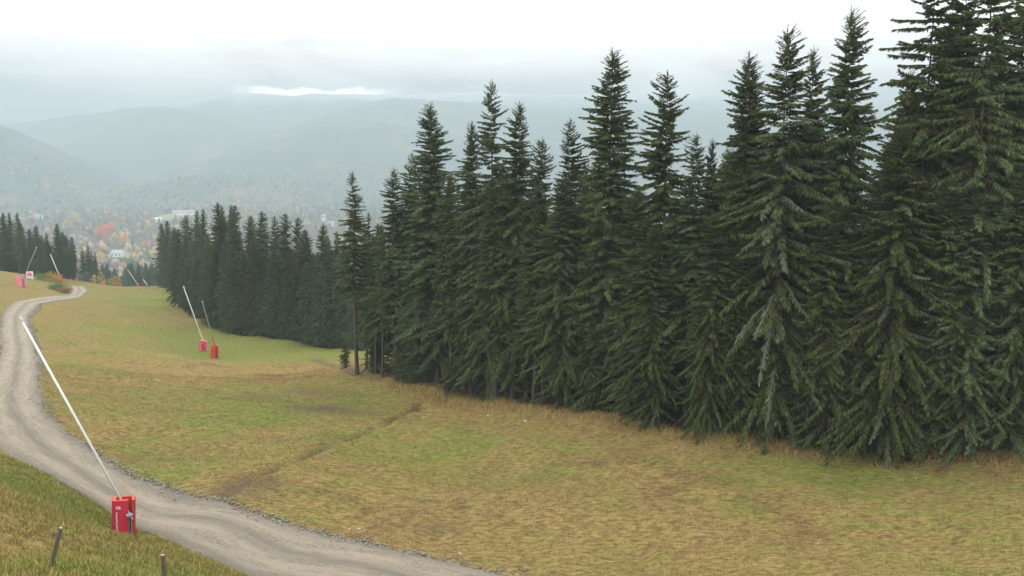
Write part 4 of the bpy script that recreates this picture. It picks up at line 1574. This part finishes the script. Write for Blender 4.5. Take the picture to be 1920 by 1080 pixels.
def make_pad(root, s=1.0, h=1.9, rz=0.0, tilt=0.0, m_out=M_RED, m_in=M_ORANGE, printed=True, two_tone=True):
    path = pad_path() * s
    o_, i_ = MB(), MB()
    if two_tone:
        k = len(path) - 7
        c_shell(path[:k + 1], .17 * s, -.05, h, o_, i_)
        o2, i2 = MB(), MB()
        c_shell(path[k:] + np.array([.01, 0]), .14 * s, -.05, h * .97, o2, i2)
    else:
        c_shell(path, .10 * s, -.05, h, o_, i_)
    pad = o_.build('protective_pad', m_out, root, shade=True)
    pad.rotation_euler = (tilt * .4, tilt, rz)
    i_.build('foam_core', m_in, pad)
    if two_tone:
        o2.build('pad_flap', m_in, pad, shade=True)
        i2.build('flap_core', m_in, pad)
    if printed:
        # column of white lettering down the left of the face and an emblem at the top, too worn to read
        r = random.Random(9)
        m = MB()
        z = .18
        while z < h * .66:
            l = r.uniform(.055, .095)
            x = -.26 * s
            for _ in range(2):
                w = r.uniform(.02, .04)
                m.box((x + r.uniform(-.03, .03), -.372 * s, z + l / 2 + r.uniform(-.02, .02)), (w + .03, .012, l * .45))
            m.box((x, -.372 * s, z + l / 2), (.028, .012, l))
            z += l + .025
        m.build('lettering', M_WHITE, pad)
        m = MB()
        for k in range(9):
            a0, a1 = math.radians(200 + 36 * k), math.radians(222 + 36 * k)
            m.box((-.20 * s + .085 * math.cos((a0 + a1) / 2), -.372 * s, h * .82 + .05 * math.sin((a0 + a1) / 2)), (.05, .012, .03))
        m.box((-.12 * s, -.372 * s, h * .79), (.12, .012, .03))
        m.build('emblem', M_WHITE, pad)
    return pad


def snow_lance(label, base_px, pivot_px, tip_px, Y, tipdY, pole_r, pole_mat, pad=None, sleeve=None, base_h=None):
    """a snow-making lance: mast in a padded sleeve, long pole tilted over it"""
    if isinstance(base_px, np.ndarray):
        base = base_px
    else:
        q = at(base_px[0], base_px[1], Y)
        base = np.array([q[0], Y, gz(q[0], Y)])
    root = empty('snow_lance', base)
    tag(root, label, 'snow lance', 'snow-making lances along the slope')
    piv = at(*pivot_px, Y) - base
    tip = at(*tip_px, Y + tipdY) - base
    d = tip - piv
    L = np.linalg.norm(d)
    m = MB()
    m.tube([(piv[0], piv[1], -.3), (piv[0], piv[1], piv[2] + .10)], [pole_r * 1.5, pole_r * 1.5], 12)
    m.build('mast', M_DULL, root, shade=False)
    k0 = 0.0
    if sleeve:
        k0 = sleeve[1]
        m = MB()
        m.tube([piv - d * .01, piv + d * (k0 + .005)], [pole_r * 1.9, pole_r * 1.8], 12)
        m.build('sleeve', sleeve[0], root)
    m = MB()
    m.tube([piv - d / L * .25, piv + d * .5, tip], [pole_r, pole_r * .96, pole_r * .85], 14)
    m.build('pole', pole_mat, root, shade=True)
    m = MB()
    e = d / L
    m.tube([tip, tip + e * .05, tip + e * .22, tip + e * .26], [pole_r * 1.0, pole_r * 1.35, pole_r * 1.35, pole_r * .7], 12)
    m.build('nozzle_head', M_ALU2, root)
    m = MB()
    m.tube([piv + (-pole_r * 2.2, 0, 0), piv + (-pole_r, 0, 0), piv + (pole_r, 0, 0), piv + (pole_r * 2.2, 0, 0)], [pole_r * 1.2, pole_r * 2.0, pole_r * 2.0, pole_r * 1.2], 12)
    m.build('clamp', M_STEEL, root)
    if pad:
        make_pad(root, **pad)
    return root, piv, d


nb = hit(232, 1001, f=height)
lance, piv, d = snow_lance('long white snow lance in a crimson pad at the near roadside', np.array([nb[0], nb[1], nb[2] - .05]), (243, 966), (42, 603), nb[1] - .18, 1.0, .062, M_ALU,
                           pad=dict(s=1.04, h=1.86, rz=.30, tilt=.03))
m = MB()
m.tube([piv + (.02, -.06, .05), piv + (.10, -.16, -.10), piv + (.08, -.14, -.45), piv + (.02, -.05, -.9)], [.03, .03, .03, .03], 8)
m.build('hose', M_HOSE, lance, shade=True)
m = MB()
for k in range(6):
    a = k * 1.05
    m.tube([piv + np.array([.06 * math.cos(a), -.12 + .05 * math.sin(a), -.08]), piv + np.array([.10 * math.cos(a), -.15 + .06 * math.sin(a), .10])], [.05, .035], 7)
m.build('valve', M_STEEL, lance, shade=True)

snow_lance('pale snow lance with tan sleeve above a crimson pad in mid slope', (381, 664), (384, 648), (345, 540), 140, 1.5, .07, M_ALU2, sleeve=(M_TAN, .26), pad=dict(s=1.05, h=1.55, rz=.1, tilt=.08, m_out=M_RED, m_in=M_PINK))
snow_lance('thinner dark snow lance with rust-red sleeve above an orange pad', (402, 671), (404, 654), (380, 568), 137, 1.5, .045, M_DULL, sleeve=(M_RUST, .25), pad=dict(s=1.0, h=1.75, rz=-.1, tilt=.04, m_out=M_ORANGE, m_in=M_ORANGE, printed=False, two_tone=False))
snow_lance('dull grey snow lance leaning right over a faded pink pad by the left clump', (40, 536), (44, 522), (68, 465), 222, 2, .09, M_DULL, pad=dict(s=1.9, h=2.3, rz=.3, tilt=-.12, m_out=M_PINK, m_in=M_PINK, printed=False))
snow_lance('bright snow lance over an orange pad beside the yellow bush', (112, 531), (114, 524), (95, 478), 258, 2, .12, M_ALU2, pad=dict(s=1.6, h=2.0, rz=0, tilt=-.25, m_out=M_ORANGE, m_in=M_ORANGE, printed=False, two_tone=False))
snow_lance('thin snow lance over a red pad at the brow of the slope', (259, 537), (258, 533), (240, 507), 288, 2, .09, M_ALU2, pad=dict(s=.8, h=.7, rz=0, tilt=0, m_out=M_ORANGE, m_in=M_ORANGE, printed=False, two_tone=False))
snow_lance('short thin snow lance at the brow beside the far forest corner', (276, 536), (275, 533), (269, 525), 288, 2, .09, M_ALU2)


def pad_post(label, px, py, Y, h, s, mat):
    q = at(px, py, Y)
    root = empty('padded_post', (q[0], Y, gz(q[0], Y)))
    tag(root, label, 'padded post', 'small padded posts past the road bend')
    m = MB()
    m.tube([(0, 0, -.3), (0, 0, h + .25)], [.06, .06], 8)
    m.build('post', M_DULL, root)
    make_pad(root, s=s, h=h, rz=.2, m_out=mat, m_in=mat, printed=False, two_tone=False)


pad_post('small faded red padded post where the road passes the left clump', 138, 526, 290, 1.5, 1.1, M_PINK)
pad_post('small red padded post in dry grass at the brow', 194, 535, 300, 1.3, 1.0, M_PINK)

# the square piste sign
q = at(56, 522, 240)
sx, sy, sz = q[0], 240.0, gz(q[0], 240.0)
sg = empty('piste_sign', (sx, sy, sz))
tag(sg, 'square sign with pink upper half and pale blue foot by the left clump', 'sign')
pyb = at(56, 524, 240)[2] - sz
pyt = at(56, 509, 240)[2] - sz
wd = 13 / F_PX * 240
m = MB()
m.box((0, 0, (pyb + pyt) / 2), (wd, .06, pyt - pyb))
m.build('board', M_WHITE, sg)
m = MB()
m.box((0, -.045, pyb + (pyt - pyb) * .21), (wd * .86, .02, (pyt - pyb) * .34))
m.build('blue_panel', M_BLUE, sg)
m = MB()
zc, hh = pyb + (pyt - pyb) * .42, (pyt - pyb) * .48
m.add([(-wd * .42, -.05, zc), (wd * .42, -.05, zc), (wd * .40, -.05, zc + hh * .55), (wd * .15, -.05, zc + hh), (-wd * .12, -.05, zc + hh), (-wd * .40, -.05, zc + hh * .6),
       (-wd * .42, -.03, zc), (wd * .42, -.03, zc), (wd * .40, -.03, zc + hh * .55), (wd * .15, -.03, zc + hh), (-wd * .12, -.03, zc + hh), (-wd * .40, -.03, zc + hh * .6)],
      [(0, 1, 2, 3, 4, 5), (11, 10, 9, 8, 7, 6)] + [(i, (i + 1) % 6, 6 + (i + 1) % 6, 6 + i) for i in range(6)])
m.build('pink_panel', M_SIGNPINK, sg)
for s in (-1, 1):
    m = MB()
    m.tube([(s * wd * .32, .09, -.4), (s * wd * .32, .09, pyt - .1)], [.05, .05], 8)
    m.build('post', M_DULL, sg)

# two weathered fence posts on the bank
def fence_post(label, top_px, low_px, Y, r0):
    top = at(*top_px, Y)
    low = at(*low_px, Y)
    d = (low - top) / np.linalg.norm(low - top)
    k = 0.0
    p = top.copy()
    while p[2] > gz(p[0], p[1]) - .25 and k < 6:
        p = p + d * .05
        k += .05
    base = p
    root = empty('fence_post', base)
    tag(root, label, 'post', 'wooden fence posts on the bank')
    m = MB()
    n = 6
    pts = [(top - base) * (i / n) for i in range(n + 1)]
    rr = [r0 * (1.06 - .12 * i / n) * (1 + .05 * math.sin(i * 2.1)) for i in range(n + 1)]
    m.tube(pts, rr, 12, cap=False)
    m.build('shaft', M_WOOD, root, shade=True)
    m = MB()
    e = (top - base) / np.linalg.norm(top - base)
    m.tube([(top - base) - e * .02, (top - base) + e * .012], [rr[-1] * 1.0, rr[-1] * .9], 12)
    m.build('cut_end', M_WOODTOP, root)


fence_post('leaning weathered fence post nearest the left corner', (114, 990), (91, 1078), 20.5, .050)
fence_post('upright weathered fence post cut off by the bottom edge', (305, 1041), (309, 1080), 22.5, .055)


# low shrubs beside the left road bend
def shrub(label, px, py, Y, h, w, col, seed):
    r = np.random.default_rng(seed)
    q = at(px, py, Y)
    root = empty('shrub', (q[0], Y, gz(q[0], Y)))
    tag(root, label, 'shrub', 'low shrubs by the road bend')
    n = 900
    c = r.normal(size=(n, 3)) * (w * .42, w * .35, h * .26) + (0, 0, h * .5)
    c[:, 2] = np.abs(c[:, 2])
    u, v = r.normal(size=(n, 3)), r.normal(size=(n, 3))
    u /= np.linalg.norm(u, axis=1)[:, None]
    v /= np.linalg.norm(v, axis=1)[:, None]
    s = .16
    V = np.stack([c - u * s, c + v * s, c + u * s], 1).reshape(-1, 3)
    t = np.repeat(np.c_[np.array(col)[None] * r.uniform(.65, 1.35, (n, 1)), np.ones(n)], 3, 0)
    link('foliage', mesh_np('foliage', V, np.arange(3 * n).reshape(-1, 3), M_FAR, False, {'tint': t}), root)
    m = MB()
    for k in range(6):
        a = k * 1.05
        m.tube([(0, 0, -.2), (w * .25 * math.cos(a), w * .25 * math.sin(a), h * .6)], [.03, .012], 5)
    m.build('stem', M_BARK, root)


shrub('golden-yellow shrub beside the bright lance at the left road bend', 97, 527, 250, 2.6, 2.6, (.34, .23, .03), 201)
shrub('orange-brown shrub right of the golden one at the left road bend', 105, 531, 252, 2.0, 2.2, (.28, .15, .05), 202)
shrub('low green shrub left of the golden one by the left clump', 80, 530, 245, 2.0, 3.2, (.09, .14, .03), 203)
shrub('low green shrub below the golden one at the left road bend', 108, 541, 228, 1.6, 2.6, (.07, .12, .03), 204)
shrub('reddish brown heath bush on the bank where the road bends', 121, 544, 224, 1.1, 1.8, (.20, .11, .05), 205)

# ------------------------------------------------------------------ the hazy air
m = bpy.data.materials.new('haze_air')
m.use_nodes = True
nt = m.node_tree
nt.nodes.clear()
out = nt.nodes.new('ShaderNodeOutputMaterial')
vol = nt.nodes.new('ShaderNodeVolumePrincipled')
vol.inputs['Color'].default_value = HAZE_COLOR + (1,)
vol.inputs['Density'].default_value = HAZE_DENSITY
vol.inputs['Anisotropy'].default_value = 0.0
nt.links.new(vol.outputs[0], out.inputs['Volume'])
mb = MB()
mb.box((0, 0, 160), (19000, 19000, 640))
hz = mb.build('haze', m)
tag(hz, 'pale blue autumn haze filling the valley air', 'haze', kind='stuff')
